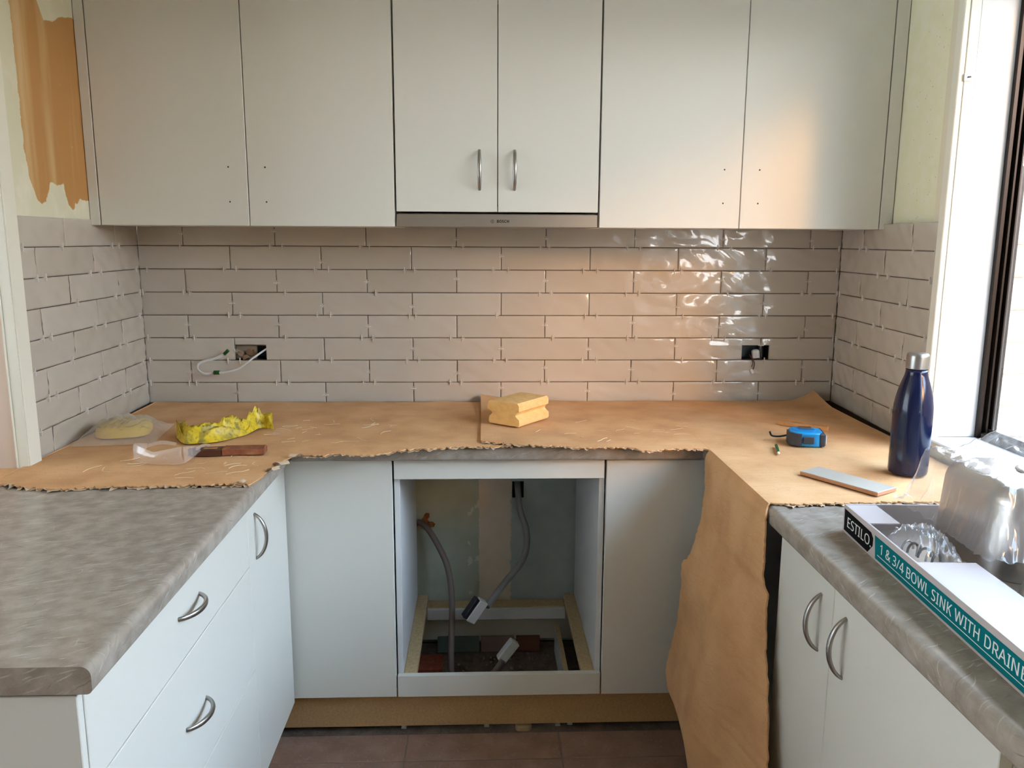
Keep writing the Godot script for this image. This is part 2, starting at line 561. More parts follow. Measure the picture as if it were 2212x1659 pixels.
# ------------------------------------------------------------------ room shell
func build_shell() -> void:
	var fl := setting("floor", "brown terracotta-look floor tiles with thin pale grout lines", "floor")
	slab("screed", Vector3(-3.7, -0.12, -0.3), Vector3(1.35, -0.006, 0.548), M.concrete, fl, 0.0)
	slab("grout_bed", Vector3(-3.7, -0.12, 0.55), Vector3(1.35, -0.003, 4.7), M.grout, fl, 0.0)
	rng.seed = 2
	var zs := [0.552, 0.679]
	while zs[zs.size() - 1] < 4.6:
		zs.append(zs[zs.size() - 1] + 0.451)
	for i in zs.size() - 1:
		for k in range(-8, 3):
			var x0 := 0.229 + 0.451 * k
			var lo := Vector3(maxf(x0, -3.62) + 0.002, -0.012, zs[i] + 0.002)
			var hi := Vector3(minf(x0 + 0.451, 1.22) - 0.002, 0.0, minf(zs[i + 1], 4.62) - 0.002)
			if hi.x - lo.x > 0.03 and hi.z - lo.z > 0.02:
				slab("floor_tile", lo, hi, M.floor_tile[rng.randi_range(0, 2)], fl, 0.0015)
	var ce := setting("ceiling", "plain white plaster ceiling above the kitchen", "ceiling")
	slab("plasterboard", Vector3(-3.8, 2.45, -0.35), Vector3(1.6, 2.6, 4.75), M.ceil, ce, 0.0)
	# back wall with three cut-outs
	var wb := setting("wall_back", "back wall with glossy warm grey brick-bond tiles and open joints", "wall")
	var cs := CSGBox3D.new()
	cs.name = "masonry"
	cs.size = Vector3(2.9, 2.6, 0.09)
	cs.position = Vector3(0.05, 1.2, -0.054)
	cs.material = M.adhesive
	wb.add_child(cs)
	for h in [[-0.841, 1.050, -0.733, 1.102], [0.906, 1.050, 1.003, 1.100], [0.108, 0.551, 0.149, 0.611]]:
		var c := CSGBox3D.new()
		c.name = "cut_out"
		c.operation = CSGShape3D.OPERATION_SUBTRACTION
		c.size = Vector3(h[2] - h[0], h[3] - h[1], 0.3)
		c.position = Vector3((h[0] + h[2]) / 2, (h[1] + h[3]) / 2, 0.0) - cs.position
		c.material = M.gap
		cs.add_child(c, true)
	slab("cavity_back", Vector3(-1.4, -0.1, -0.34), Vector3(1.5, 2.5, -0.2), M.gap, wb, 0.0)
	# painted boards that stand a little proud of the masonry: green board below the bench, in four pieces round the cut-out
	var wbm := mat(Color.WHITE, 0.9)
	wbm.albedo_texture = wet_board()
	var st := start()
	var xs := [-0.7, 0.108, 0.149, 0.8]
	var ys := [0.86, 0.611, 0.551, 0.0]
	for i in 3:
		for j in 3:
			if i == 1 and j == 1:
				continue
			for c in [[0, 0], [1, 0], [1, 1], [0, 0], [1, 1], [0, 1]]:
				var p := Vector2(xs[i + c[0]], ys[j + c[1]])
				st.set_normal(Vector3(0, 0, 1))
				st.set_uv(Vector2((p.x + 0.7) / 1.5, (0.86 - p.y) / 0.86))
				st.add_vertex(Vector3(p.x, p.y, -0.0085))
	part("wet_area_board", st.commit(), wbm, wb)
	slab("bulkhead", Vector3(-1.2, 2.215, -0.009), Vector3(1.25, 2.449, 0.30), M.paint, wb, 0.0)
	# left wall: stub that ends at z = 0.80, then turns towards the dining side
	var wl := setting("wall_left", "short side wall with tiles below cream paint and a bare brown patch", "wall", Vector3(-1.134, 0, 0))
	wl.rotation.y = 0.0231
	slab("masonry", Vector3(-0.12, 0, 0.002), Vector3(-0.009, 2.45, 0.79), M.adhesive, wl, 0.0)
	var pm := mat(Color.WHITE, 0.7)
	pm.albedo_texture = paint_with_bare_patch()
	part("painted_plaster", uv_quad(Vector3(-0.008, 2.45, 0), Vector3(-0.008, 2.45, 0.8), Vector3(-0.008, 1.5, 0.8), Vector3(-0.008, 1.5, 0)), pm, wl)
	var tr := setting("trim_1", "cream painted corner trim where the tiled side wall ends", "trim")
	wbox("corner_board", Vector3(-1.128, 0.902, 0.752), Vector3(-1.101, 2.45, 0.803), M.trim, tr, 0.002)
	wbox("edge_strip", Vector3(-1.128, 0.902, 0.8035), Vector3(-1.104, 2.45, 0.806), M.trim, tr, 0.0005)
	wbox("bead", Vector3(-1.133, 0.902, 0.790), Vector3(-1.1285, 2.45, 0.808), M.trim, tr, 0.001)
	var wd := setting("wall_dining", "pinkish plaster wall turning off behind the peninsula bench", "wall")
	slab("plaster", Vector3(-3.7, 0, 0.66), Vector3(-1.131, 2.45, 0.80), M.pink, wd, 0.0)
	# far side and rear of the room (behind and beside the camera)
	var wf := setting("wall_side", "dining side wall of the room", "wall")
	slab("plaster", Vector3(-3.8, 2.38, 0.6), Vector3(-3.65, 2.45, 4.75), M.paint, wf, 0.0)
	slab("plaster", Vector3(-3.8, 0.0, 0.6), Vector3(-3.65, 2.38, 0.82), M.paint, wf, 0.0)
	slab("plaster", Vector3(-3.8, 0.0, 3.4), Vector3(-3.65, 2.38, 4.75), M.paint, wf, 0.0)
	var cu := thing("sheer_curtain", "cream sheer curtain across the dining side opening", "curtain", Vector3(-3.62, 0.01, 2.11))
	var cv := PackedVector3Array()
	for j in 2:
		for i in 120:
			cv.append(Vector3(0.018 * sin(i * 0.9), 2.37 * (1 - j), -1.29 + 2.58 * i / 119.0))
	var cm := mat(Color(0.98, 0.89, 0.68), 0.9)
	cm.backlight_enabled = true
	cm.backlight = Color(1, 1, 1)
	part("cloth", smooth(cv, grid(cv, 120, 2)), cm, cu)
	var wr := setting("wall_rear", "tan rear wall of the room", "wall")
	slab("plaster", Vector3(-3.8, 0, 4.6), Vector3(1.50, 2.45, 4.75), M.feature, wr, 0.0)
	# right wall: tiled stub, then the window wall
	var wq := setting("wall_right", "side wall by the window with tiles below yellowed paint", "wall", Vector3(1.228, 0, 0))
	wq.rotation.y = -0.0597
	slab("masonry", Vector3(0.009, 0, 0.002), Vector3(0.12, 1.509, 0.675), M.adhesive, wq, 0.0)
	slab("masonry", Vector3(0.0300, 1.5095, 0.002), Vector3(0.12, 2.45, 0.69), M.adhesive, wq, 0.0)
	var om := mat(Color.WHITE, 0.7)
	om.albedo_texture = old_paint()
	part("painted_plaster", uv_quad(Vector3(0.029, 2.45, 0), Vector3(0.029, 2.45, 0.7), Vector3(0.029, 1.5, 0.7), Vector3(0.029, 1.5, 0)), om, wq)
	var ww := setting("wall_window", "wall around the kitchen window", "wall")
	slab("plaster", Vector3(1.192, 0, 0.66), Vector3(1.315, 0.925, 2.85), M.paint, ww, 0.0)
	slab("plaster", Vector3(1.192, 2.12, 0.66), Vector3(1.315, 2.45, 2.85), M.paint, ww, 0.0)
	slab("plaster", Vector3(1.192, 0, 2.85), Vector3(1.315, 2.45, 4.7), M.paint, ww, 0.0)
	slab("stud", Vector3(1.205, 0, 0.60), Vector3(1.315, 2.45, 0.683), M.paint, ww, 0.0)

# ------------------------------------------------------------------ wall tiles
# a hand-made looking tile: wavy glazed face at local x-y, rounded rim; hole = Rect2 to leave out
func tile_mesh(w: float, h: float, seed_: int, hole := Rect2()) -> ArrayMesh:
	var us := []
	var vs := []
	for e in [0.0, 0.0015, 0.004]:
		us.append(e); us.append(w - e)
		vs.append(e); vs.append(h - e)
	var n := maxi(2, int(w / 0.016))
	for i in range(1, n):
		us.append(w * i / n)
	for i in range(1, 6):
		vs.append(h * i / 6.0)
	if hole.size.x > 0.0:
		us.append(hole.position.x); us.append(hole.end.x)
		vs.append(hole.position.y); vs.append(hole.end.y)
	us.sort()
	vs.sort()
	nz.seed = seed_
	nz.noise_type = FastNoiseLite.TYPE_SIMPLEX_SMOOTH
	nz.fractal_type = FastNoiseLite.FRACTAL_FBM
	nz.fractal_octaves = 2
	nz.frequency = 1.0
	var v := PackedVector3Array()
	var turn := rng.randf_range(-0.5, 0.5)
	for y in vs:
		for x in us:
			var e: float = minf(minf(x, w - x), minf(y, h - y))
			var a: float = (x * cos(turn) + y * sin(turn))
			var b: float = (y * cos(turn) - x * sin(turn))
			var z: float = nz.get_noise_2d(a * 10.0, b * 24.0) * 0.0030 - 0.0022
			z -= 0.0018 * pow(clampf(1.0 - e / 0.004, 0.0, 1.0), 2.0)
			v.append(Vector3(x, y, z))
	var nu := us.size()
	var idx := PackedInt32Array()
	for j in vs.size() - 1:
		for i in nu - 1:
			var cx: float = (us[i] + us[i + 1]) / 2
			var cy: float = (vs[j] + vs[j + 1]) / 2
			if hole.size.x > 0.0 and hole.has_point(Vector2(cx, cy)):
				continue
			var a := j * nu + i
			idx.append_array([a, a + nu, a + 1, a + 1, a + nu, a + nu + 1])
	# body sides
	var ring := [Vector2(0, 0), Vector2(w, 0), Vector2(w, h), Vector2(0, h)]
	for k in 4:
		var p: Vector2 = ring[k]
		var q: Vector2 = ring[(k + 1) % 4]
		var o := v.size()
		for c in [Vector3(p.x, p.y, -0.0042), Vector3(q.x, q.y, -0.0042), Vector3(q.x, q.y, -0.0095), Vector3(p.x, p.y, -0.0095)]:
			v.append(c)
		idx.append_array([o, o + 1, o + 2, o, o + 2, o + 3])
	if hole.size.x > 0.0:
		var hp := hole.position
		var he := hole.end
		for s in [[hp, Vector2(he.x, hp.y)], [Vector2(he.x, hp.y), he], [he, Vector2(hp.x, he.y)], [Vector2(hp.x, he.y), hp]]:
			var p: Vector2 = s[0]
			var q: Vector2 = s[1]
			if (p.x < 1e-4 and q.x < 1e-4) or (p.x > w - 1e-4 and q.x > w - 1e-4) or (p.y < 1e-4 and q.y < 1e-4):
				continue
			var o := v.size()
			for c in [Vector3(p.x, p.y, -0.001), Vector3(q.x, q.y, -0.001), Vector3(q.x, q.y, -0.0095), Vector3(p.x, p.y, -0.0095)]:
				v.append(c)
			idx.append_array([o, o + 2, o + 1, o, o + 3, o + 2])
	return smooth(v, idx)

func spacer_mesh() -> ArrayMesh:
	var st := start()
	st.append_from(bevel_box(Vector3(0.0021, 0.020, 0.006), 0.0004), 0, Transform3D(Basis(), Vector3(0, 0, 0.0002)))
	st.append_from(bevel_box(Vector3(0.013, 0.0014, 0.006), 0.0004), 0, Transform3D(Basis(), Vector3(0.001, 0, -0.002)))
	return st.commit()

func build_tiling() -> void:
	rng.seed = 99
	var sp := spacer_mesh()
	var top := 1.510
	var g := 0.0021
	var wb := get_node("wall_back")
	for row in 8:
		var y1 := top - 0.077 * row - g / 2
		var y0 := top - 0.077 * (row + 1) + g / 2
		y0 = maxf(y0, 0.9015)
		var xs := [-1.139]
		var x := -0.9906 + (0.151 if row % 2 else 0.0)
		while x < 1.225:
			xs.append(x)
			x += 0.302
		xs.append(1.233)
		for i in xs.size() - 1:
			var a: float = xs[i] + g / 2
			var b: float = xs[i + 1] - g / 2
			if b - a < 0.012:
				continue
			var hole := Rect2()
			if row == 5:
				for h in [[-0.841, 1.050, -0.733, 1.102], [0.906, 1.050, 1.003, 1.100]]:
					var l := maxf(a, h[0])
					var q := minf(b, h[2])
					if q - l > 0.01:
						hole = Rect2(l - a, 0.0, q - l, h[3] - y0)
			part("wall_tile", tile_mesh(b - a, y1 - y0, 200 + row * 20 + i, hole), M.tile[rng.randi_range(0, 3)], wb, Vector3(a, y0, 0.0))
			if row < 7:
				for k in [0.06, 0.94]:
					if rng.randf() < 0.88 and b - a > 0.1:
						part("tile_spacer", sp, M.spacer, wb, Vector3(a + (b - a) * (k + rng.randf_range(-0.03, 0.03)), y0 - g / 2 + rng.randf_range(-0.002, 0.002), -0.0005))
			if i > 0 and rng.randf() < 0.7:
				var s := part("tile_spacer", sp, M.spacer, wb, Vector3(a - g / 2, (y0 + y1) / 2 + rng.randf_range(-0.015, 0.015), -0.0015))
				s.rotation.z = PI / 2
	# side walls: tile run along local z
	for side in 2:
		var w := get_node("wall_left" if side == 0 else "wall_right") as Node3D
		var turn := PI / 2 if side == 0 else -PI / 2
		var joints := [[0.173, 0.490], [0.330, 0.651]] if side == 0 else [[0.179, 0.511], [0.347]]
		var last := 0.742 if side == 0 else 0.671
		for row in 8:
			var y1 := top - 0.077 * row - g / 2
			var y0 := maxf(top - 0.077 * (row + 1) + g / 2, 0.9015)
			var zs := [-0.0005]
			zs.append_array(joints[row % 2])
			zs.append(last)
			for i in zs.size() - 1:
				var a: float = zs[i] + g / 2
				var b: float = zs[i + 1] - g / 2
				var t := part("wall_tile", tile_mesh(b - a, y1 - y0, 600 + side * 200 + row * 20 + i), M.tile[rng.randi_range(0, 3)], w, Vector3(0, y0, b if side == 0 else a))
				t.rotation.y = turn
				if row < 7:
					for k in [0.1, 0.9]:
						if rng.randf() < 0.8:
							var s := part("tile_spacer", sp, M.spacer, w, Vector3(-0.0005 if side == 0 else 0.0005, y0 - g / 2, lerpf(a, b, k)))
							s.rotation.y = turn

# ------------------------------------------------------------------ window
func build_window() -> void:
	var t := setting("trim_2", "cream architrave edge and white lining of the kitchen window", "trim")
	slab("architrave", Vector3(1.176, 0.905, 0.673), Vector3(1.191, 2.20, 0.701), M.trim, t, 0.002)
	slab("edge_board", Vector3(1.191, 0.905, 0.684), Vector3(1.216, 2.20, 0.7035), M.trim, t, 0.001)
	slab("side_lining", Vector3(1.217, 0.945, 0.683), Vector3(1.316, 2.12, 0.702), M.reveal, t, 0.001)
	slab("head_lining", Vector3(1.192, 2.10, 0.702), Vector3(1.316, 2.119, 2.849), M.reveal, t, 0.001)
	slab("far_lining", Vector3(1.192, 0.945, 2.831), Vector3(1.316, 2.10, 2.849), M.reveal, t, 0.001)
	slab("sill_board", Vector3(1.180, 0.926, 0.702), Vector3(1.316, 0.945, 2.831), M.reveal, t, 0.003)
	var w := setting("window_1", "dark bronze aluminium sliding window beside the sink", "window")
	# jamb: ridged profile in (x, z), run up y
	var prof := PackedVector2Array()
	for p in [[1.314, 0.690], [1.314, 0.716], [1.323, 0.716], [1.323, 0.708], [1.331, 0.708], [1.331, 0.722], [1.336, 0.722], [1.336, 0.707], [1.344, 0.707], [1.344, 0.726], [1.358, 0.726], [1.358, 0.690]]:
		prof.append(Vector2(p[0], -p[1]))
	var j := part("jamb", prism(prof, 0.945, 2.12), M.bronze, w)
	j.rotation.x = -PI / 2
	slab("jamb", Vector3(1.316, 0.945, 2.812), Vector3(1.358, 2.12, 2.840), M.bronze, w, 0.002)
	slab("head", Vector3(1.316, 2.085, 0.726), Vector3(1.358, 2.12, 2.812), M.bronze, w, 0.002)
	slab("sill_track", Vector3(1.316, 0.935, 0.726), Vector3(1.358, 0.962, 2.812), M.bronze, w, 0.002)
	slab("track_rib", Vector3(1.334, 0.9625, 0.726), Vector3(1.338, 0.972, 2.812), M.bronze, w, 0.0008)
	slab("meeting_stile", Vector3(1.325, 0.963, 1.470), Vector3(1.333, 2.084, 1.525), M.bronze, w, 0.001)
	slab("pane", Vector3(1.346, 0.963, 0.728), Vector3(1.350, 2.084, 2.810), M.glass, w, 0.0)
	for q in [[2.045, "small white plastic clip higher up the cream window architrave"], [1.857, "small white plastic clip lower down the cream window architrave"]]:
		var c := thing("curtain_clip", q[1], "clip", Vector3(1.194, q[0], 0.704), "curtain clips on the architrave")
		slab("plate", Vector3(-0.006, -0.009, 0), Vector3(0.016, 0.009, 0.003), M.white_plastic, c, 0.0008)
		slab("hook", Vector3(0.002, -0.0015, 0.003), Vector3(0.009, 0.0015, 0.008), M.rubber, c, 0.0005)
	# brick outer leaf: end faces show past the frame
	var b := setting("wall_exterior", "cream brick outer leaf seen past the window frame", "wall")
	slab("mortar", Vector3(1.375, 0, -0.4), Vector3(1.483, 2.6, 0.652), M.mortar, b, 0.0)
	slab("cavity_closer", Vector3(1.315, 0, 0.60), Vector3(1.375, 2.6, 0.70), M.mortar, b, 0.0)
	slab("mortar", Vector3(1.350, 0, 0.66), Vector3(1.483, 0.93, 2.910), M.mortar, b, 0.0)
	slab("mortar", Vector3(1.350, 2.12, 0.66), Vector3(1.483, 2.6, 2.910), M.mortar, b, 0.0)
	slab("mortar", Vector3(1.315, 0, 2.842), Vector3(1.483, 2.6, 4.75), M.mortar, b, 0.0)
	rng.seed = 4
	var y := 0.935
	var k := 0
	while y < 2.1:
		var z1 := 0.660
		for q in 2:
			var len := 0.230 if (k + q) % 2 == 0 else 0.110
			slab("brick", Vector3(1.372, y, z1 - len + 0.01), Vector3(1.488, y + 0.0765, z1), M.brick[rng.randi_range(0, 2)], b, 0.004)
			z1 -= len
		y += 0.0862
		k += 1

func build_outside() -> void:
	var g := setting("ground_outside", "sunlit paving outside the window", "ground")
	slab("paving", Vector3(-25, -0.3, -25), Vector3(25, -0.13, 25), mat(Color(0.42, 0.38, 0.31), 0.9), g, 0.0)
	var fe := setting("wall_neighbour", "sunlit tan rendered wall of the house next door", "wall")
	slab("render", Vector3(3.2, -0.13, -4.0), Vector3(3.4, 1.9, 8.0), mat(Color(0.52, 0.42, 0.30), 0.9), fe, 0.0)

# ------------------------------------------------------------------ handles and fronts
func handle_mesh(length: float, out: float) -> ArrayMesh:
	# flattened bow: chord along y, bow along z; ring sections wide across x
	var v := PackedVector3Array()
	var n := 25
	var sides := 12
	for k in n:
		var t := -1.0 + 2.0 * k / (n - 1)
		var a := t * 1.18
		var y := sin(a) / sin(1.18) * length / 2
		var z := (cos(a) - cos(1.18)) / (1.0 - cos(1.18)) * out
		var dir := Vector3(0, cos(a), -sin(a) * 0.9).normalized()
		var nrm := Vector3(0, -dir.z, dir.y)
		var wide := 0.0058 - 0.0016 * t * t
		var thick := 0.0044 - 0.0014 * t * t
		for q in sides:
			var b := TAU * q / sides
			v.append(Vector3(0, y, z) + Vector3(wide * cos(b), 0, 0) + nrm * thick * sin(b))
	var idx := grid(v, sides, n, true, true)
	return smooth(v, idx)

# front = door or drawer front as box; normal axis: "z", "x" or "-x"
func add_handle(front: Node3D, at: Vector3, facing: String, upright: bool) -> void:
	var h := part("handle", handle_mesh(0.112 if upright else 0.108, 0.027), M.satin, front, at)
	h.set_meta("label", "brushed steel bow handle")
	if facing == "x":
		h.rotation.y = PI / 2
	elif facing == "-x":
		h.rotation.y = -PI / 2
	if not upright:
		h.rotate_object_local(Vector3.FORWARD, PI / 2)

func build_upper() -> void:
	var zf := 0.322
	var yb := 1.4935
	var yt := 2.213
	var f1 := thing("filler_panel", "narrow white filler strip between the patched cream wall and wall cupboards", "panel", Vector3(-1.115, yb, zf - 0.009))
	wbox("panel", Vector3(-1.1330, yb, zf - 0.018), Vector3(-1.1055, yt, zf - 0.0005), M.white, f1, 0.001)
	var f2 := thing("filler_panel", "narrow white filler strip between wall cupboards and yellowed window-side wall", "panel", Vector3(1.205, yb, zf - 0.009))
	wbox("panel", Vector3(1.1975, yb, zf - 0.018), Vector3(1.2355, yt, zf - 0.0005), M.white, f2, 0.001)
	var hole := lathe([Vector2(0.0, 0.0004), Vector2(0.0023, 0.0003), Vector2(0.0024, -0.001)], 10)
	var specs := [
		{"x": [-1.1035, -0.676, -0.2535], "yb": yb, "label": "two-door white wall cupboard with drilled holes beside patched cream wall", "holes": [-0.730, -0.625], "hy": [1.660, 1.562]},
		{"x": [-0.2505, 0.0475, 0.3455], "yb": 1.5375, "label": "shorter white wall cupboard with bow handles above the steel rangehood", "holes": [], "hy": []},
		{"x": [0.3485, 0.7695, 1.1955], "yb": yb, "label": "two-door white wall cupboard with drilled holes near the window", "holes": [0.7175, 0.8225], "hy": [1.664, 1.567]},
	]
	for s in specs:
		var x0: float = s.x[0]
		var x2: float = s.x[2]
		var y0: float = s.yb
		var c := thing("wall_cupboard", s.label, "cupboard", Vector3((x0 + x2) / 2, y0, 0.16), "wall cupboards")
		wbox("side_panel", Vector3(x0, y0, 0.004), Vector3(x0 + 0.016, yt, zf - 0.021), M.carcass, c)
		wbox("side_panel", Vector3(x2 - 0.016, y0, 0.004), Vector3(x2, yt, zf - 0.021), M.carcass, c)
		wbox("bottom_panel", Vector3(x0 + 0.0165, y0 + 0.001, 0.004), Vector3(x2 - 0.0165, y0 + 0.017, zf - 0.021), M.carcass, c)
		wbox("top_panel", Vector3(x0 + 0.0165, yt - 0.017, 0.004), Vector3(x2 - 0.0165, yt - 0.001, zf - 0.021), M.carcass, c)
		for i in 2:
			var a: float = s.x[i] + 0.0012
			var b: float = s.x[i + 1] - 0.0012
			var d := wbox("door", Vector3(a, y0, zf - 0.018), Vector3(b, yt, zf), M.white, c, 0.0012)
			var org: Vector3 = c.position + d.position
			if s.holes.size():
				for hy in s.hy:
					var o := part("screw_hole", hole, M.black, d, Vector3(s.holes[i], hy, zf) - org)
					o.rotation.x = PI / 2
			else:
				add_handle(d, Vector3(-0.0055 if i == 0 else 0.097, 1.657, zf) - org, "z", true)
	# rangehood
	var h := thing("rangehood", "slim brushed stainless steel rangehood under the short cupboard", "rangehood", Vector3(0.0475, yb, 0.16))
	var brushed := mat(Color(0.70, 0.68, 0.64), 0.42, 1.0)
	wbox("visor", Vector3(-0.2488, 1.4940, 0.30), Vector3(0.3438, 1.5305, 0.3215), brushed, h, 0.001)
	wbox("body", Vector3(-0.247, 1.4960, 0.03), Vector3(0.342, 1.5335, 0.2995), M.satin, h, 0.001)
	wbox("filter_panel", Vector3(-0.22, 1.4935, 0.06), Vector3(0.315, 1.4958, 0.28), M.grey_pvc, h, 0.0005)
	var t := part("lettering", text_mesh("BOSCH", 0.0115, 0.0004, "Droid Sans", 800), M.ink, h, Vector3(0.0635, 1.5105, 0.3218) - h.position)
	t.set_meta("label", "dark printed lettering")
	var st := start()
	for k in 20:
		var a := TAU * k / 20
		var b := TAU * (k + 1) / 20
		quad(st, Vector3(cos(a) * 0.0052, sin(a) * 0.0052, 0), Vector3(cos(b) * 0.0052, sin(b) * 0.0052, 0), Vector3(cos(b) * 0.0045, sin(b) * 0.0045, 0), Vector3(cos(a) * 0.0045, sin(a) * 0.0045, 0), Vector3(0, 0, 1))
	for x in [-0.002, 0.0013]:
		quad(st, Vector3(x, -0.0038, 0), Vector3(x + 0.0007, -0.0038, 0), Vector3(x + 0.0007, 0.0038, 0), Vector3(x, 0.0038, 0), Vector3(0, 0, 1))
	quad(st, Vector3(-0.002, -0.0004, 0), Vector3(0.002, -0.0004, 0), Vector3(0.002, 0.0004, 0), Vector3(-0.002, 0.0004, 0), Vector3(0, 0, 1))
	part("emblem", st.commit(), M.ink, h, Vector3(0.0325, 1.5105, 0.3219) - h.position)

func build_base() -> void:
	var yt := 0.855
	var yb := 0.139
	var zf := 0.580
	# back run, plain doors either side of the oven space
	var c1 := thing("corner_cupboard", "plain white base cupboard between the drawer run and the oven space", "cupboard", Vector3(-0.40, yb, 0.3), "base cupboards under the back bench")
	wbox("body", Vector3(-0.640, yb, 0.02), Vector3(-0.2515, yt, zf - 0.020), M.carcass, c1)
	wbox("door", Vector3(-0.5590, yb, zf - 0.018), Vector3(-0.2500, yt, zf), M.white, c1, 0.0012)
	var c2 := thing("corner_cupboard", "plain white base cupboard behind the hanging cardboard flap", "cupboard", Vector3(0.48, yb, 0.3), "base cupboards under the back bench")
	wbox("body", Vector3(0.3535, yb, 0.02), Vector3(0.640, yt, zf - 0.020), M.carcass, c2)
	wbox("door", Vector3(0.3505, yb - 0.002, zf - 0.018), Vector3(0.640, yt - 0.003, zf), M.white, c2, 0.0012)
	# oven housing
	var o := thing("oven_housing", "open white oven housing with raw chipboard base frame", "cupboard", Vector3(0.05, yb, 0.3))
	wbox("side_panel", Vector3(-0.2465, yb, 0.03), Vector3(-0.2305, yt, zf - 0.019), M.carcass, o)
	wbox("side_panel", Vector3(0.3320, yb, 0.03), Vector3(0.3480, yt, zf - 0.019), M.carcass, o)
	wbox("top_rail", Vector3(-0.2445, 0.799, zf - 0.018), Vector3(0.3430, yt - 0.001, zf), M.white, o, 0.0012)
	wbox("bottom_rail", Vector3(-0.2460, yb - 0.001, zf - 0.018), Vector3(0.3465, 0.205, zf), M.white, o, 0.0012)
	wbox("base_batten", Vector3(-0.2300, 0.183, 0.03), Vector3(-0.192, 0.202, 0.561), M.chip, o)
	wbox("base_batten", Vector3(0.2935, 0.183, 0.03), Vector3(0.3315, 0.202, 0.561), M.chip, o)
	wbox("rear_batten", Vector3(-0.1915, 0.158, 0.030), Vector3(0.2930, 0.180, 0.085), M.chip, o)
	wbox("rear_batten", Vector3(-0.1915, 0.139, 0.0855), Vector3(0.2930, 0.177, 0.101), M.carcass, o)
	wbox("top_panel", Vector3(-0.2300, yt - 0.017, 0.03), Vector3(0.3315, yt - 0.001, zf - 0.02), M.carcass, o)
	# kickboard and its feet
	var k := thing("kickboard", "raw brown fibreboard kickboard under the back base cupboards", "kickboard", Vector3(0, 0.017, 0.527))
	wbox("board", Vector3(-0.640, 0.016, 0.519), Vector3(0.660, 0.134, 0.535), M.mdf, k)
	for q in [[-0.238, "small white plastic foot under the kickboard below the plain corner cupboard joint"], [0.013, "small white plastic foot under the kickboard below the middle of the oven space"], [0.231, "small white plastic foot under the kickboard just past the pale stone"]]:
		var ft := thing("levelling_foot", q[1], "foot", Vector3(q[0], -0.006, 0.510), "levelling feet under the kickboard")
		slab("stem", Vector3(-0.006, 0.004, -0.005), Vector3(0.006, 0.140, 0.005), M.white_plastic, ft)
		slab("pad", Vector3(-0.008, 0.0, -0.007), Vector3(0.008, 0.004, 0.007), M.white_plastic, ft)
	# drawer run on the peninsula (fronts face +x)
	var xf := -0.541
	var d0 := thing("narrow_cupboard", "narrow white base cupboard with bow handle at the inner corner of the peninsula", "cupboard", Vector3(-0.8, yb, 0.8))
	wbox("body", Vector3(-1.10, yb, 0.66), Vector3(xf - 0.020, yt, 0.9525), M.carcass, d0)
	var nd := wbox("door", Vector3(xf - 0.018, yb, 0.600), Vector3(xf, yt, 0.9520), M.white, d0, 0.0012)
	add_handle(nd, Vector3(xf, 0.758, 0.8985) - d0.position - nd.position, "x", true)
	var dr := thing("drawer_cabinet", "white base cabinet of three wide drawers with bow handles under the peninsula", "cabinet", Vector3(-0.8, yb, 1.34))
	wbox("body", Vector3(-1.10, yb, 0.9535), Vector3(xf - 0.020, yt, 1.7215), M.carcass, dr)
	var ys := [0.855, 0.7035, 0.4440, 0.139]
	for i in 3:
		var q := wbox("drawer", Vector3(xf - 0.018, ys[i + 1] + 0.0015, 0.9545), Vector3(xf, ys[i] - 0.0015, 1.7215), M.white, dr, 0.0012)
		add_handle(q, Vector3(xf, [0.788, 0.571, 0.30][i], 1.333) - dr.position - q.position, "x", false)
	var ep := thing("peninsula_panel", "flat white end panel closing the peninsula", "panel", Vector3(-0.8, 0.0, 1.73))
	wbox("panel", Vector3(-1.13, 0.0, 1.7250), Vector3(xf, yt, 1.7400), M.white, ep, 0.0012)
	var bp := thing("back_panel", "white panel closing the dining side of the peninsula", "panel", Vector3(-1.12, 0.0, 1.27))
	wbox("panel", Vector3(-1.13, 0.0, 0.81), Vector3(-1.114, yt, 1.7245), M.white, bp, 0.0012)
	var k2 := thing("kickboard", "raw brown fibreboard kickboard under the drawer cabinet", "kickboard", Vector3(-0.6, 0.0, 1.2))
	wbox("board", Vector3(-0.616, 0.0, 0.60), Vector3(-0.600, 0.134, 1.7245), M.mdf, k2)
	# sink run (fronts face -x)
	var xr := 0.628
	var sk := thing("sink_cupboard", "white base cupboard with paired bow handles under the boxed sink", "cupboard", Vector3(0.9, yb, 1.5))
	wbox("side_panel", Vector3(xr + 0.020, yb, 1.166), Vector3(1.17, yt, 1.182), M.carcass, sk)
	wbox("side_panel", Vector3(xr + 0.020, yb, 1.868), Vector3(1.17, yt, 1.884), M.carcass, sk)
	wbox("bottom_panel", Vector3(xr + 0.020, yb, 1.1825), Vector3(1.17, yb + 0.016, 1.8675), M.carcass, sk)
	var l := wbox("door", Vector3(xr, yb, 1.1655), Vector3(xr + 0.018, yt, 1.4205), M.white, sk, 0.0012)
	add_handle(l, Vector3(xr, 0.759, 1.3705) - sk.position - l.position, "-x", true)
	var rr := wbox("door", Vector3(xr, yb, 1.4225), Vector3(xr + 0.018, yt, 1.8840), M.white, sk, 0.0012)
	add_handle(rr, Vector3(xr, 0.761, 1.4730) - sk.position - rr.position, "-x", true)
	var ec := thing("end_cupboard", "set-back raw board cupboard end past the sink doors", "cupboard", Vector3(0.9, 0, 2.2))
	wbox("post", Vector3(0.650, 0.0, 1.8860), Vector3(0.680, yt, 1.915), M.chip, ec)
	wbox("body", Vector3(0.700, 0.0, 1.9155), Vector3(1.17, yt, 2.45), M.carcass, ec)
	var k3 := thing("kickboard", "raw brown fibreboard kickboard under the sink cupboard", "kickboard", Vector3(0.7, 0.0, 1.5))
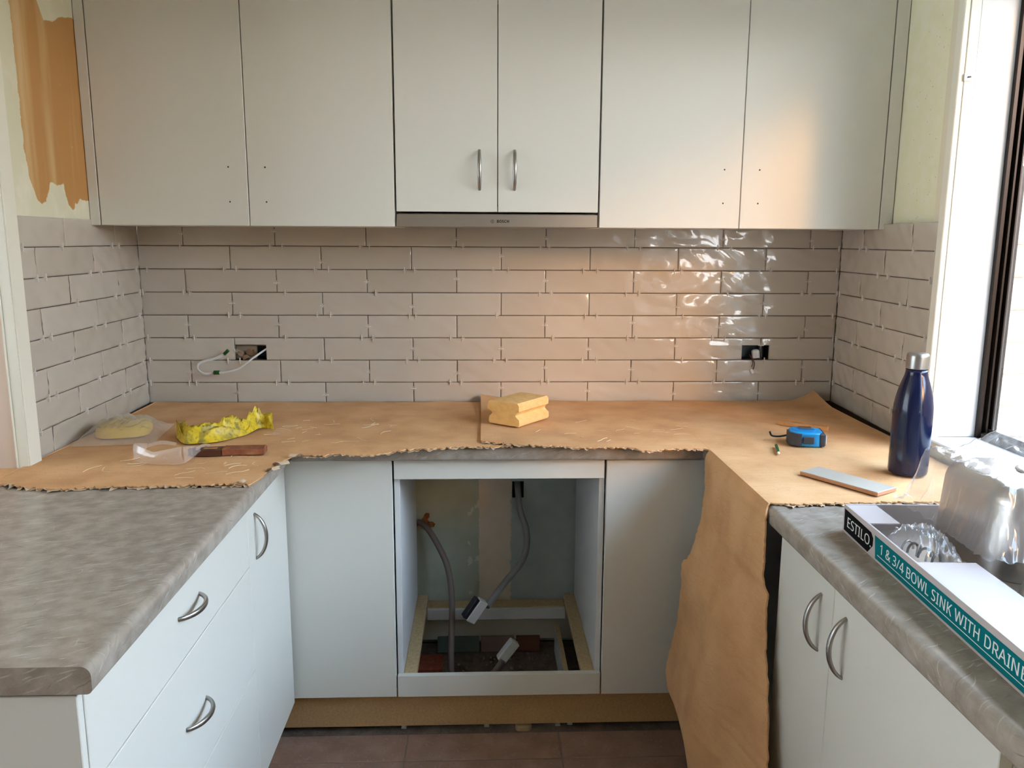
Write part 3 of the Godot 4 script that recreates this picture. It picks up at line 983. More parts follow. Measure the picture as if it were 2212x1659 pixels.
	wbox("board", Vector3(0.680, 0.0, 1.166), Vector3(0.696, 0.134, 1.8845), M.mdf, k3)
	var dw := thing("blind_panel", "white return panel at the empty dishwasher space", "panel", Vector3(0.9, 0.0, 0.61))
	wbox("panel", Vector3(0.645, 0.0, 0.602), Vector3(1.17, yt, 0.618), M.carcass, dw)

# bullnosed section: profile across (a = depth axis, y), from the wall side to the front
func bench_profile(back: float, front: float) -> PackedVector2Array:
	var p := PackedVector2Array()
	var s := signf(front - back)
	p.append(Vector2(back, 0.860))
	p.append(Vector2(back, 0.900))
	var r := 0.014
	for k in 7:
		var a := PI / 2 * (1.0 - k / 6.0)
		p.append(Vector2(front - s * r + s * r * cos(a), 0.900 - r + r * sin(a)))
	for k in 5:
		var a := -PI / 2 * k / 4.0
		p.append(Vector2(front - s * 0.008 + s * 0.008 * cos(a), 0.868 + 0.008 * sin(a)))
	return p

func smooth_prism(poly: PackedVector2Array, z0: float, z1: float) -> ArrayMesh:
	# like prism, but the skin between neighbouring points that bend little is smooth
	var n := poly.size()
	var cw := Geometry2D.is_polygon_clockwise(poly)
	var fn := []
	for i in n:
		var d := (poly[(i + 1) % n] - poly[i]).normalized()
		fn.append(Vector2(d.y, -d.x) * (-1.0 if cw else 1.0))
	var st := start()
	for i in n:
		var a := poly[i]
		var b := poly[(i + 1) % n]
		var m: Vector2 = fn[i]
		var na := m
		var nb := m
		if m.dot(fn[(i + n - 1) % n]) > 0.8:
			na = (m + fn[(i + n - 1) % n]).normalized()
		if m.dot(fn[(i + 1) % n]) > 0.8:
			nb = (m + fn[(i + 1) % n]).normalized()
		var q := [[a, na, z0], [b, nb, z0], [b, nb, z1], [a, na, z0], [b, nb, z1], [a, na, z1]]
		var flip := (Vector3(b.x - a.x, b.y - a.y, 0).cross(Vector3(b.x - a.x, b.y - a.y, z1 - z0))).dot(Vector3(m.x, m.y, 0)) > 0
		for e in ([0, 2, 1, 3, 5, 4] if flip else [0, 1, 2, 3, 4, 5]):
			st.set_normal(Vector3(q[e][1].x, q[e][1].y, 0))
			st.add_vertex(Vector3(q[e][0].x, q[e][0].y, q[e][2]))
	var cut := Geometry2D.triangulate_polygon(poly)
	for i in range(0, cut.size(), 3):
		for z in [z0, z1]:
			var o := Vector3(0, 0, -1 if z == z0 else 1)
			tri(st, Vector3(poly[cut[i]].x, poly[cut[i]].y, z), Vector3(poly[cut[i + 1]].x, poly[cut[i + 1]].y, z), Vector3(poly[cut[i + 2]].x, poly[cut[i + 2]].y, z), o)
	return st.commit()

func build_benchtop() -> void:
	var b := thing("benchtop", "U-shaped grey marbled laminate benchtop with rounded front edge", "benchtop")
	part("peninsula_section", smooth_prism(bench_profile(-1.124, -0.517), 0.004, 1.745), M.bench, b)
	part("sink_section", smooth_prism(bench_profile(1.189, 0.611), 0.004, 2.5), M.bench, b)
	var m := part("rear_section", smooth_prism(bench_profile(-0.004, -0.612), -0.5165, 0.6105), M.bench, b)
	m.rotation.y = PI / 2
	slab("breakfast_section", Vector3(-1.75, 0.860, 0.812), Vector3(-1.1245, 0.900, 1.745), M.bench, b, 0.004)

# ------------------------------------------------------------------ what shows in the oven space
func build_oven_space() -> void:
	var c := thing("electrical_conduit", "grey flexible conduit bending down from the square hole to a white junction box", "conduit", Vector3(0.128, 0.55, 0.0))
	part("pipe", tube(spline([Vector3(0.0, 0.045, -0.06), Vector3(0.0, 0.03, 0.006), Vector3(0.006, -0.03, 0.035), Vector3(0.026, -0.09, 0.055), Vector3(0.028, -0.15, 0.075), Vector3(0.008, -0.20, 0.10), Vector3(-0.045, -0.245, 0.15), Vector3(-0.085, -0.275, 0.20), Vector3(-0.113, -0.297, 0.235)], 8), 0.0115, 12), M.grey_pvc, c)
	var jb := part("junction_box", bevel_box(Vector3(0.034, 0.082, 0.030), 0.003), M.white_plastic, c, Vector3(-0.148, -0.298, 0.262))
	jb.rotation = Vector3(0.1, 0.35, -0.62)
	part("terminal_cover", bevel_box(Vector3(0.018, 0.076, 0.026), 0.002), mat(Color(0.14, 0.15, 0.20), 0.5), jb, Vector3(-0.022, 0.0, -0.002))
	var c2 := thing("electrical_conduit", "brownish flexible conduit looping from torn plaster to the floor with a white junction box", "conduit", Vector3(-0.222, 0.455, 0.0))
	part("pipe", tube(spline([Vector3(-0.006, 0.012, 0.006), Vector3(0.02, 0.005, 0.022), Vector3(0.055, -0.030, 0.06), Vector3(0.10, -0.105, 0.11), Vector3(0.118, -0.19, 0.16), Vector3(0.120, -0.28, 0.21), Vector3(0.118, -0.36, 0.26), Vector3(0.125, -0.415, 0.31), Vector3(0.165, -0.440, 0.345), Vector3(0.215, -0.425, 0.345), Vector3(0.262, -0.385, 0.330), Vector3(0.290, -0.352, 0.315)], 8), 0.0105, 12), mat(Color(0.47, 0.42, 0.39), 0.55), c2)
	var j2 := part("junction_box", bevel_box(Vector3(0.034, 0.078, 0.028), 0.003), M.white_plastic, c2, Vector3(0.306, -0.327, 0.300))
	j2.rotation = Vector3(0.0, 0.2, -0.68)
	# torn plaster round the old pipe
	var tp := thing("plaster_hole", "torn orange and white plaster round the old conduit", "plaster")
	rng.seed = 12
	var cols := [mat(Color(0.72, 0.66, 0.58), 0.95), mat(Color(0.52, 0.28, 0.14), 0.95), mat(Color(0.55, 0.38, 0.20), 0.95)]
	for i in 9:
		var pl := PackedVector2Array()
		var rad := rng.randf_range(0.010, 0.020)
		for k in 7:
			var a := TAU * k / 7
			pl.append(Vector2(cos(a), sin(a)) * rad * rng.randf_range(0.6, 1.2))
		var o := part("plaster_flake", prism(pl, 0, 0.003), cols[i % 3], tp, Vector3(-0.218 + rng.randf_range(-0.01, 0.045), 0.470 + rng.randf_range(-0.035, 0.035), -0.007 + 0.003 * (i % 3)))
		o.rotation.y = rng.randf_range(-0.25, 0.25)
	# skirting board, tile scraps, brick, odd rail
	var sb := setting("baseboard_back", "white painted board along the foot of the back wall", "baseboard")
	slab("board", Vector3(-0.235, 0.018, -0.004), Vector3(0.335, 0.150, 0.012), M.trim, sb)
	var lo := thing("loose_rail", "white edged board on edge lying in the oven space", "board", Vector3(0.268, 0.0, 0.3))
	slab("board", Vector3(-0.008, -0.004, -0.24), Vector3(0.008, 0.096, 0.215), M.carcass, lo)
	slab("raw_edge", Vector3(-0.008, 0.0965, -0.24), Vector3(0.008, 0.0985, 0.215), M.chip, lo)
	var rb := thing("brick_offcut", "broken red brick on the bare floor of the oven space", "brick", Vector3(-0.175, -0.006, 0.20))
	slab("brick", Vector3(-0.055, 0, -0.05), Vector3(0.040, 0.045, 0.05), M.red_brick, rb, 0.004)
	for q in [[-0.085, 0.10, 0.15, "greenish tile scrap leaning at the foot of the back wall", Color(0.36, 0.42, 0.37)], [0.055, 0.10, 0.12, "pinkish tile scrap leaning at the foot of the back wall", Color(0.52, 0.44, 0.40)], [0.165, 0.095, 0.085, "brown timber scrap leaning at the foot of the back wall", Color(0.40, 0.24, 0.15)]]:
		var ts := thing("floor_scrap", q[3], "scrap", Vector3(q[0], -0.006, 0.06))
		var o := slab("piece", Vector3(-q[2] / 2, 0.0, -0.006), Vector3(q[2] / 2, 0.055, 0.006), mat(q[4], 0.8), ts)
		o.rotation.x = -0.35
		o.position.y += 0.004
	var ru := thing("plaster_rubble", "crumbs of plaster and mortar on the bare floor of the oven space", "rubble")
	ru.set_meta("kind", "stuff")
	var st := start()
	for i in 170:
		var s := rng.randf_range(0.003, 0.009)
		st.append_from(bevel_box(Vector3(0.01, 0.007, 0.008), 0.002), 0, Transform3D(Basis.from_euler(Vector3(rng.randf() * 6, rng.randf() * 6, rng.randf() * 6)).scaled(Vector3.ONE * s / 0.008), Vector3(rng.randf_range(-0.22, 0.25), -0.003, rng.randf_range(0.08, 0.46))))
	part("crumbs", st.commit(), mat(Color(0.55, 0.49, 0.42), 0.95), ru)
	var pebble := thing("pebble", "pale rounded stone in the gap under the kickboard", "stone", Vector3(0.125, -0.006, 0.525))
	part("stone", soft_block(round_rect(0.050, 0.03, 0.014), 0.016, 0.007), mat(Color(0.70, 0.60, 0.44), 0.8), pebble)

# ------------------------------------------------------------------ cardboard
func jag(x: float, row: float, amp: float) -> float:
	return (nz.get_noise_2d(x * 60.0, row) * 0.6 + nz.get_noise_2d(x * 190.0, row + 40.0) * 0.4) * amp

func build_cardboard() -> void:
	nz.seed = 501
	nz.noise_type = FastNoiseLite.TYPE_SIMPLEX
	nz.fractal_type = FastNoiseLite.FRACTAL_NONE
	nz.frequency = 1.0
	# sheet on the peninsula and the back bench: columns in x, each from a back to a front z
	var front1 := [[-1.17, 0.90], [-1.096, 0.941], [-1.03, 0.967], [-0.959, 0.986], [-0.875, 0.972], [-0.775, 0.967], [-0.653, 0.962], [-0.530, 0.957], [-0.522, 0.93], [-0.515, 0.88], [-0.509, 0.80], [-0.498, 0.758], [-0.490, 0.716], [-0.476, 0.700], [-0.44, 0.712], [-0.403, 0.716], [-0.394, 0.695], [-0.336, 0.700], [-0.287, 0.708], [-0.254, 0.690], [-0.209, 0.668], [-0.174, 0.655], [-0.101, 0.637], [-0.039, 0.625], [0.024, 0.632], [0.087, 0.620]]
	var s1 := thing("cardboard_sheet", "large brown cardboard sheet with torn edge laid over the peninsula and back bench", "cardboard", Vector3(-0.5, 0.9005, 0.4))
	for layer in 2:
		var v := PackedVector3Array()
		var nu := 300
		var nv := 24
		for j in nv:
			for i in nu:
				var x := lerpf(-1.165, 0.085, float(i) / (nu - 1))
				var zb := 0.016 if x > -1.114 else 0.825
				var zf := lerp_list(front1, x) + jag(x, 3.0 + layer * 11.0, 0.010 if layer == 0 else 0.014) + (0.0 if layer == 0 else 0.004 + maxf(0.0, jag(x, 77.0, 0.014)))
				var t := float(j) / (nv - 1)
				if layer == 1:
					zb = zf - 0.12
				var z := lerpf(zb, zf, t)
				var lift := 0.0048 if layer == 0 else 0.0011
				# gentle waves, only where the sheet is loose
				lift += maxf(0.0, nz.get_noise_2d(x * 5.0, z * 5.0)) * 0.003 * (smoothstep(-0.02, -0.15, x) if layer == 0 else 0.0)
				if layer == 1:
					lift += maxf(0.0, jag(x, 20.0, 0.008)) * pow(t, 3.0)
				v.append(Vector3(x, lift, z) - Vector3(-0.5, 0, 0.4))
		if layer == 0:
			part("sheet", sheet(v, nu, nv, 0.0030), M.card, s1)
		else:
			part("torn_liner", sheet(v, nu, nv, 0.0006), M.liner, s1)
	for q in [[-0.512, 0.845, 0.030, 0.9], [-0.500, 0.790, 0.034, 0.5], [-0.478, 0.722, 0.026, -0.2], [-0.560, 0.958, 0.022, 1.4]]:
		var fv := PackedVector3Array()
		for j in 7:
			for i in 6:
				var a := -0.5 + i / 5.0
				var b := j / 6.0
				fv.append(Vector3(a * q[2] * (1.15 - 0.5 * b) + jag(b, q[0] * 90.0, 0.006), 0.010 * sin(b * 2.6), b * q[2] * 0.9))
		var fk := part("torn_liner", sheet(fv, 6, 7, 0.0006), M.liner, s1, Vector3(q[0] + 0.5, 0.0062, q[1] - 0.4))
		fk.rotation.y = q[3]
	# second sheet: back bench, right corner, over the sink bench, with the flap that hangs down
	var front2 := [[0.0, 0.590], [0.062, 0.615], [0.112, 0.636], [0.199, 0.643], [0.266, 0.657], [0.325, 0.642], [0.412, 0.647], [0.423, 0.680], [0.454, 0.680], [0.495, 0.668], [0.547, 0.662], [0.600, 0.664], [0.611, 0.676], [0.6135, 1.118], [0.668, 1.131], [0.71, 1.126], [0.774, 1.121], [0.88, 1.118], [1.16, 1.12]]
	var s2 := thing("cardboard_sheet", "brown cardboard sheet overlapping the other, folded down over the dishwasher space", "cardboard", Vector3(0.5, 0.9005, 0.4))
	for layer in 2:
		var v := PackedVector3Array()
		var nu := 330
		var nv := 30
		for j in nv:
			for i in nu:
				var q := float(i) / (nu - 1)
				var x := lerpf(-0.003, 1.165, q)
				var smooth_edge := x > 0.604 and x < 0.64
				var zf := lerp_list(front2, x) + (0.0 if smooth_edge else jag(x, 140.0 + layer * 9.0, 0.008 if layer == 0 else 0.014)) + (0.004 if layer == 1 and not smooth_edge else 0.0)
				var t := float(j) / (nv - 1)
				var zb := 0.014
				if layer == 1:
					zb = zf - 0.10
				var z := lerpf(zb, zf, t)
				var lift := 0.0115 if layer == 0 else 0.0078
				lift -= 0.0060 * smoothstep(0.10, 0.35, x)
				if layer == 0:
					lift += maxf(0.0, nz.get_noise_2d(x * 4.0 + 9.0, z * 4.0)) * 0.0012
					# lifted corner against the wall and curled right-hand rim
					lift += 0.022 * pow(clampf(1.0 - (x + 0.003) / 0.20, 0, 1), 2.0) * pow(clampf(1.0 - z / 0.30, 0, 1), 1.5)
					lift += 0.030 * pow(clampf((x - 1.06) / 0.105, 0, 1), 1.6) * pow(clampf(1.0 - z / 0.16, 0, 1), 1.2)
					lift += 0.010 * pow(clampf((x - 1.08) / 0.085, 0, 1), 2.0) * clampf(1.0 - z / 0.8, 0, 1)
				else:
					lift += maxf(0.0, jag(x, 220.0, 0.006)) * pow(t, 3.0)
				v.append(Vector3(x, lift, z) - Vector3(0.5, 0, 0.4))
		if layer == 0:
			part("sheet", sheet(v, nu, nv, 0.0030), M.card, s2)
		else:
			part("torn_liner", sheet(v, nu, nv, 0.0006), M.liner, s2)
	# the flap: rows from the bench edge down to the floor; each row from the corner side (left) to the door side
	var left := [[0.902, 0.6105, 0.668], [0.885, 0.602, 0.664], [0.79, 0.604, 0.668], [0.71, 0.596, 0.672], [0.63, 0.574, 0.680], [0.585, 0.552, 0.684], [0.565, 0.549, 0.686], [0.43, 0.540, 0.690], [0.35, 0.522, 0.695], [0.28, 0.508, 0.705], [0.235, 0.512, 0.72], [0.20, 0.528, 0.735], [0.13, 0.548, 0.77], [0.06, 0.566, 0.83], [0.004, 0.575, 0.87]]
	var right := [[0.902, 0.6110, 1.120], [0.885, 0.602, 1.130], [0.83, 0.597, 1.150], [0.76, 0.593, 1.160], [0.74, 0.594, 1.168], [0.725, 0.600, 1.176], [0.66, 0.598, 1.180], [0.605, 0.598, 1.190], [0.54, 0.600, 1.205], [0.46, 0.598, 1.225], [0.38, 0.594, 1.250], [0.28, 0.586, 1.28], [0.15, 0.575, 1.31], [0.004, 0.56, 1.33]]
	var v3 := PackedVector3Array()
	var nu3 := 26
	var nv3 := 110
	for j in nv3:
		var y := lerpf(0.9068, 0.004, float(j) / (nv3 - 1))
		var ll := _row(left, y)
		var rr := _row(right, y)
		ll.z += jag(y, 300.0, 0.006) - (0.018 if y < 0.60 and y > 0.55 else 0.0)
		rr.z += jag(y, 340.0, 0.008)
		for i in nu3:
			var t := float(i) / (nu3 - 1)
			var p := ll.lerp(rr, t)
			var belly := sin(PI * t) * 0.020 * smoothstep(0.90, 0.5, y)
			var crease := 0.022 * maxf(0.0, 1.0 - absf(t - lerpf(0.25, 0.75, y / 0.7)) / 0.25) * smoothstep(0.72, 0.3, y)
			p.x -= belly + crease
			v3.append(p - Vector3(0.5, 0.9005, 0.4))
	part("hanging_flap", sheet(v3, nu3, nv3, 0.0040, Vector3(1, 0, 0)), M.card, s2)
	# litter on the cardboard
	var lt := thing("wood_fibre_litter", "pale wood fibres and crumbs scattered over the cardboard sheets", "litter")
	lt.set_meta("kind", "stuff")
	var st := start()
	rng.seed = 61
	for i in 105:
		var c := Vector3(rng.randf_range(-0.95, 1.0), 0.0, rng.randf_range(0.06, 0.60))
		if i < 30:
			c = Vector3(rng.randf_range(-0.95, -0.56), 0.0, rng.randf_range(0.72, 0.93))
		elif i < 70:
			c = Vector3(rng.randf_range(-0.62, -0.25), 0.0, rng.randf_range(0.30, 0.60))
		elif i < 105:
			c = Vector3(rng.randf_range(0.15, 0.65), 0.0, rng.randf_range(0.30, 0.60))
		c.y = 0.9094 if c.x < -0.01 else 0.9086 + 0.0062 * (1.0 - smoothstep(0.10, 0.35, c.x)) + 0.022 * pow(clampf(1.0 - (c.x + 0.003) / 0.20, 0, 1), 2.0) * pow(clampf(1.0 - c.z / 0.30, 0, 1), 1.5)
		if Vector2(c.x - 0.11, c.z - 0.34).length() < 0.12:
			continue
		if rng.randf() < 0.3:
			var s := rng.randf_range(0.003, 0.007)
			st.append_from(bevel_box(Vector3(0.008, 0.004, 0.006), 0.001), 0, Transform3D(Basis(Vector3.UP, rng.randf() * 6).scaled(Vector3.ONE * s / 0.007), c))
		else:
			var a := rng.randf() * TAU
			var len := rng.randf_range(0.012, 0.060)
			var pts := []
			for k in 4:
				pts.append(c)
				a += rng.randf_range(-0.7, 0.7)
				c += Vector3(cos(a), 0, sin(a)) * len / 3
				c.y += rng.randf_range(0.0, 0.0012)
			st.append_from(tube(spline(pts, 3), rng.randf_range(0.0004, 0.0009), 5), 0, Transform3D())
	part("fibres", st.commit(), mat(Color(0.90, 0.81, 0.66), 0.8), lt)

func _row(t: Array, y: float) -> Vector3:
	for i in t.size() - 1:
		if y >= t[i + 1][0]:
			var k := clampf((y - t[i + 1][0]) / (t[i][0] - t[i + 1][0]), 0.0, 1.0)
			return Vector3(lerpf(t[i + 1][1], t[i][1], k), y, lerpf(t[i + 1][2], t[i][2], k))
	return Vector3(t[-1][1], y, t[-1][2])

# ------------------------------------------------------------------ sink in its carton
func build_sink() -> void:
	var turn := -0.055
	var c := thing("sink_carton", "white sink carton with black and teal lettered labels on the sink bench", "box", Vector3(0.704, 0.9005, 1.272))
	c.rotation.y = turn
	# local x = depth from the labelled side, z = along the bench
	var L := 1.05
	slab("side_wall", Vector3(0, 0, 0), Vector3(0.004, 0.055, L), M.carton, c, 0.0006)
	slab("end_wall", Vector3(0.0045, 0, 0), Vector3(0.43, 0.055, 0.004), M.carton, c, 0.0006)
	slab("side_wall", Vector3(0.426, 0, 0.0045), Vector3(0.43, 0.045, L), M.carton, c, 0.0006)
	slab("base", Vector3(0.0045, 0, 0.0045), Vector3(0.4255, 0.003, L), M.carton, c, 0.0)
	slab("corner_flap", Vector3(0.0045, 0.0515, 0.0045), Vector3(0.060, 0.054, 0.105), M.carton, c, 0.0005)
	slab("lid_strip", Vector3(0.0045, 0.0515, 0.285), Vector3(0.098, 0.054, L), M.carton, c, 0.0005)
	# labels: slightly raised print on the long side, facing -x
	var bl := PackedVector2Array([Vector2(0.008, 0.006), Vector2(0.118, 0.004), Vector2(0.136, 0.022), Vector2(0.136, 0.036), Vector2(0.126, 0.044), Vector2(0.006, 0.0475)])
	var lab := part("black_label", prism(bl, 0.0, 0.0004), M.ink, c, Vector3(-0.0001, 0, 0))
	lab.rotation.y = -PI / 2
	var tl := PackedVector2Array([Vector2(0.150, 0.005), Vector2(L, 0.005), Vector2(L, 0.0445), Vector2(0.142, 0.0445)])
	var tea := part("teal_label", prism(tl, 0.0, 0.0004), M.teal, c, Vector3(-0.0001, 0, 0))
	tea.rotation.y = -PI / 2
	var tx := text_mesh("ESTILO.", 0.0255, 0.0003)
	tx.horizontal_alignment = HORIZONTAL_ALIGNMENT_LEFT
	var e := part("lettering", tx, M.print_white, c, Vector3(-0.0007, 0.0255, 0.020))
	e.rotation.y = -PI / 2
	e.scale.x = 1.3
	var tx2 := text_mesh("1 & 3/4 BOWL SINK WITH DRAINER LEFT HAND", 0.0235, 0.0003)
	tx2.horizontal_alignment = HORIZONTAL_ALIGNMENT_LEFT
	var e2 := part("lettering", tx2, M.print_white, c, Vector3(-0.0007, 0.0285, 0.165))
	e2.rotation.y = -PI / 2
	e2.scale.x = 1.18
	slab("rule", Vector3(-0.0009, 0.0135, 0.158), Vector3(-0.0006, 0.0145, L), M.print_white, c, 0.0)
	# the sink itself lies face down in the carton
	var s := thing("kitchen_sink", "polished stainless steel double-bowl sink lying face down in its carton", "sink", Vector3(0.745, 0.9045, 1.29))
	s.rotation.y = turn
	part("rim_plate", soft_block(round_rect(0.36, 0.97, 0.02), 0.010, 0.004), M.steel, s, Vector3(0.185, 0.0, 0.497))
	var bowl := part("main_bowl", soft_block(round_rect(0.276, 0.25, 0.06, 9), 0.152, 0.030, 0.07), M.steel, s, Vector3(0.235, 0.0105, 0.137))
	part("drain_boss", lathe([Vector2(0.0, 0.004), Vector2(0.040, 0.004), Vector2(0.045, 0.002), Vector2(0.045, 0.0)], 28), M.steel, bowl, Vector3(0.0, 0.1525, 0.0))
	var b2 := part("small_bowl", soft_block(round_rect(0.25, 0.235, 0.06, 9), 0.070, 0.030, 0.12), M.steel, s, Vector3(0.190, 0.0105, 0.430))
	var oh := part("overflow_hole", lathe([Vector2(0.0, 0.0006), Vector2(0.0075, 0.0005), Vector2(0.008, -0.003)], 16), M.black, b2, Vector3(-0.1215, 0.026, -0.045))
	oh.rotation.z = PI / 2
	slab("drainer", Vector3(0.04, 0.0105, 0.56), Vector3(0.34, 0.020, 0.95), M.steel, s, 0.004)
	# plastic film draped over the bowl
	var fl := thing("plastic_film", "crumpled clear plastic film draped over the stainless sink bowl", "film", Vector3(0.745, 0.9045, 1.29))
	fl.rotation.y = turn
	nz.seed = 900
	nz.frequency = 1.0
	nz.noise_type = FastNoiseLite.TYPE_SIMPLEX
	nz.fractal_type = FastNoiseLite.FRACTAL_FBM
	nz.fractal_octaves = 3
	var v := PackedVector3Array()
	var nu := 90
	var nv := 90
	for j in nv:
		for i in nu:
			var a := 0.235 - 0.180 + 0.36 * i / (nu - 1)
			var b := 0.137 - 0.166 + 0.332 * j / (nv - 1)
			var dx := maxf(absf(a - 0.235) - 0.142, 0.0)
			var dz := maxf(absf(b - 0.137) - 0.130, 0.0)
			var d := Vector2(dx, dz).length()
			var cr := absf(nz.get_noise_2d(a * 13.0 + b * 6.0, b * 13.0))
			var y := 0.170 + cr * 0.010 - 3.4 * d + 0.085 * smoothstep(0.13, 0.34, a) * clampf(1.0 - d * 20.0, 0.0, 1.0)
			y += absf(nz.get_noise_2d(a * 34.0, b * 20.0)) * 0.014 * clampf(d * 25.0, 0.0, 1.0)
			y = maxf(y, 0.062 + 0.012 * cr)
			v.append(Vector3(a + nz.get_noise_2d(b * 22.0, y * 9.0 + 50.0) * 0.005 * clampf(d * 60.0, 0.0, 1.0), y, b + nz.get_noise_2d(a * 22.0, y * 9.0 + 90.0) * 0.005 * clampf(d * 60.0, 0.0, 1.0)))
	part("film", smooth(v, grid(v, nu, nv, false, true)), M.film, fl)
	# bag of clips in the open corner of the carton
	var ab := thing("fittings_bag", "clear plastic bag of black and steel sink clips in the carton corner", "bag", Vector3(0.757, 0.9155, 1.462))
	ab.rotation.y = turn
	v = PackedVector3Array()
	nu = 26
	nv = 30
	for j in nv:
		for i in nu:
			var a := -1.0 + 2.0 * i / (nu - 1)
			var b := -1.0 + 2.0 * j / (nv - 1)
			var y := 0.050 * sqrt(maxf(0.0, (1.0 - pow(absf(a), 3.0)) * (1.0 - pow(absf(b), 3.0)))) + absf(nz.get_noise_2d(a * 2.2, b * 2.2)) * 0.014
			v.append(Vector3(a * 0.042, y + 0.004, b * 0.060))
	part("bag", smooth(v, grid(v, nu, nv, false, true)), M.film, ab)
	rng.seed = 77
	for k in 6:
		var pts := []
		for q in 7:
			var a := PI * q / 6
			pts.append(Vector3(cos(a) * 0.012, 0.006 + sin(a) * 0.016, 0))
		var o := part("clip", tube(spline(pts, 3), 0.0022, 6), M.black if k % 2 else M.satin, ab, Vector3(-0.012 + 0.004 * k, 0.004, -0.03 + 0.012 * k))
		o.rotation.y = 0.5 + rng.randf_range(-0.4, 0.4)

# ------------------------------------------------------------------ small things
func build_small_things() -> void:
	# bottle
	var b := thing("drink_bottle", "navy blue steel drink bottle with silver screw cap on the cardboard", "bottle", Vector3(1.024, 0.9095, 0.912))
	part("body", lathe([Vector2(0.0, 0.0), Vector2(0.038, 0.0), Vector2(0.0425, 0.003), Vector2(0.0440, 0.010), Vector2(0.0440, 0.145), Vector2(0.0432, 0.165), Vector2(0.0405, 0.185), Vector2(0.0355, 0.207), Vector2(0.0300, 0.225), Vector2(0.0258, 0.238), Vector2(0.0242, 0.246), Vector2(0.0240, 0.254), Vector2(0.0, 0.254)], 48), M.navy, b)
	part("cap", lathe([Vector2(0.0, 0.2545), Vector2(0.0245, 0.2545), Vector2(0.0250, 0.256), Vector2(0.0250, 0.283), Vector2(0.0235, 0.289), Vector2(0.0200, 0.2915), Vector2(0.0, 0.292)], 40), M.satin, b)
	# sponge: hourglass side, pushed along its length
	var sp := thing("grouting_sponge", "thick yellow grouting sponge with waisted sides on the cardboard overlap", "sponge", Vector3(0.112, 0.9170, 0.355))
	var pr := PackedVector2Array()
	for p in [[-0.055, 0.0], [0.050, 0.0], [0.054, 0.006], [0.052, 0.020], [0.043, 0.028], [0.041, 0.033], [0.046, 0.038], [0.057, 0.042], [0.059, 0.050], [0.055, 0.066], [0.048, 0.069], [-0.050, 0.069], [-0.056, 0.062], [-0.056, 0.045], [-0.046, 0.038], [-0.043, 0.032], [-0.048, 0.026], [-0.057, 0.020], [-0.058, 0.006]]:
		pr.append(Vector2(p[0], p[1]))
	var so := part("foam", smooth_prism(pr, -0.080, 0.080), M.foam, sp)
	so.rotation.y = PI / 2 + 0.92
	# tape measure
	var t := thing("tape_measure", "bright blue and dark grey tape measure lying flat on the cardboard", "tape measure", Vector3(0.889, 0.9079, 0.625))
	t.rotation.y = -0.22
	var shape := PackedVector2Array()
	for k in 20:
		var a := TAU * k / 20
		shape.append(Vector2(clampf(cos(a) * 0.052, -0.046, 0.044), clampf(sin(a) * 0.047, -0.042, 0.039)))
	part("case", soft_block(shape, 0.040, 0.006, 0.04, 0.004), M.blue, t)
	part("face_ring", lathe([Vector2(0.0, 0.0425), Vector2(0.026, 0.0425), Vector2(0.031, 0.041), Vector2(0.033, 0.039)], 30), mat(Color(0.04, 0.47, 0.70), 0.35), t, Vector3(-0.006, 0, 0.0))
	var gp := PackedVector2Array()
	for k in 9:
		var a := PI * 0.60 + PI * 0.46 * k / 8
		gp.append(Vector2(clampf(cos(a) * 0.0545, -0.0485, 0.05), clampf(sin(a) * 0.0495, -0.05, 0.0445)))
	for k in range(8, -1, -1):
		var a := PI * 0.60 + PI * 0.46 * k / 8
		gp.append(Vector2(clampf(cos(a) * 0.048, -0.044, 0.05), clampf(sin(a) * 0.043, -0.05, 0.040)))
	var grip := part("rubber_grip", prism(gp, 0.003, 0.037), M.rubber, t)
	grip.rotation.x = PI / 2
	grip.position.y = 0.040
	slab("nose_band", Vector3(0.030, 0.002, -0.036), Vector3(0.0475, 0.0385, 0.0385), M.rubber, t, 0.004)
	slab("lock_button", Vector3(-0.012, 0.010, 0.0395), Vector3(0.016, 0.030, 0.0455), M.rubber, t, 0.002)
	slab("belt_clip", Vector3(-0.018, 0.0435, -0.018), Vector3(0.016, 0.0455, 0.006), M.satin, t, 0.0006)
	slab("hook", Vector3(0.048, 0.008, 0.006), Vector3(0.0505, 0.032, 0.030), M.white_plastic, t, 0.0006)
	part("wrist_strap", tube(spline([Vector3(-0.044, 0.018, -0.02), Vector3(-0.065, 0.012, -0.025), Vector3(-0.085, 0.014, -0.022), Vector3(-0.092, 0.026, -0.016)], 6), 0.0028, 8), M.black, t)
	# pencil stub
	var pc := thing("pencil", "short green pencil beside the tape measure", "pencil", Vector3(0.785, 0.9125, 0.70))
	var hexa := PackedVector2Array()
	for k in 6:
		hexa.append(Vector2(cos(TAU * k / 6), sin(TAU * k / 6)) * 0.0042)
	var barrel := part("barrel", prism(hexa, -0.045, 0.036), mat(Color(0.05, 0.36, 0.20), 0.4), pc)
	var tip := part("tip", lathe([Vector2(0.0041, 0.0), Vector2(0.0015, 0.012), Vector2(0.0, 0.0125)], 8), mat(Color(0.86, 0.80, 0.70), 0.7), pc, Vector3(0, 0, 0.0365))
	tip.rotation.x = PI / 2
	pc.rotation.y = -0.28
	# flat wooden stick
	var sk := thing("mixing_stick", "flat wooden stick with a tapered end behind the tape measure", "stick", Vector3(0.962, 0.9080, 0.428))
	var so2 := PackedVector2Array()
	for p in [[-0.075, 0.003], [-0.045, 0.0125], [-0.030, 0.0115], [-0.005, 0.009], [0.072, 0.0095], [0.072, -0.0095], [0.0, -0.0095], [-0.05, -0.0085], [-0.075, -0.003]]:
		so2.append(Vector2(p[0], p[1]))
	var stick := part("blade", prism(so2, 0.0, 0.012), M.wood, sk)
	stick.rotation.x = -PI / 2
	sk.rotation.y = -0.62
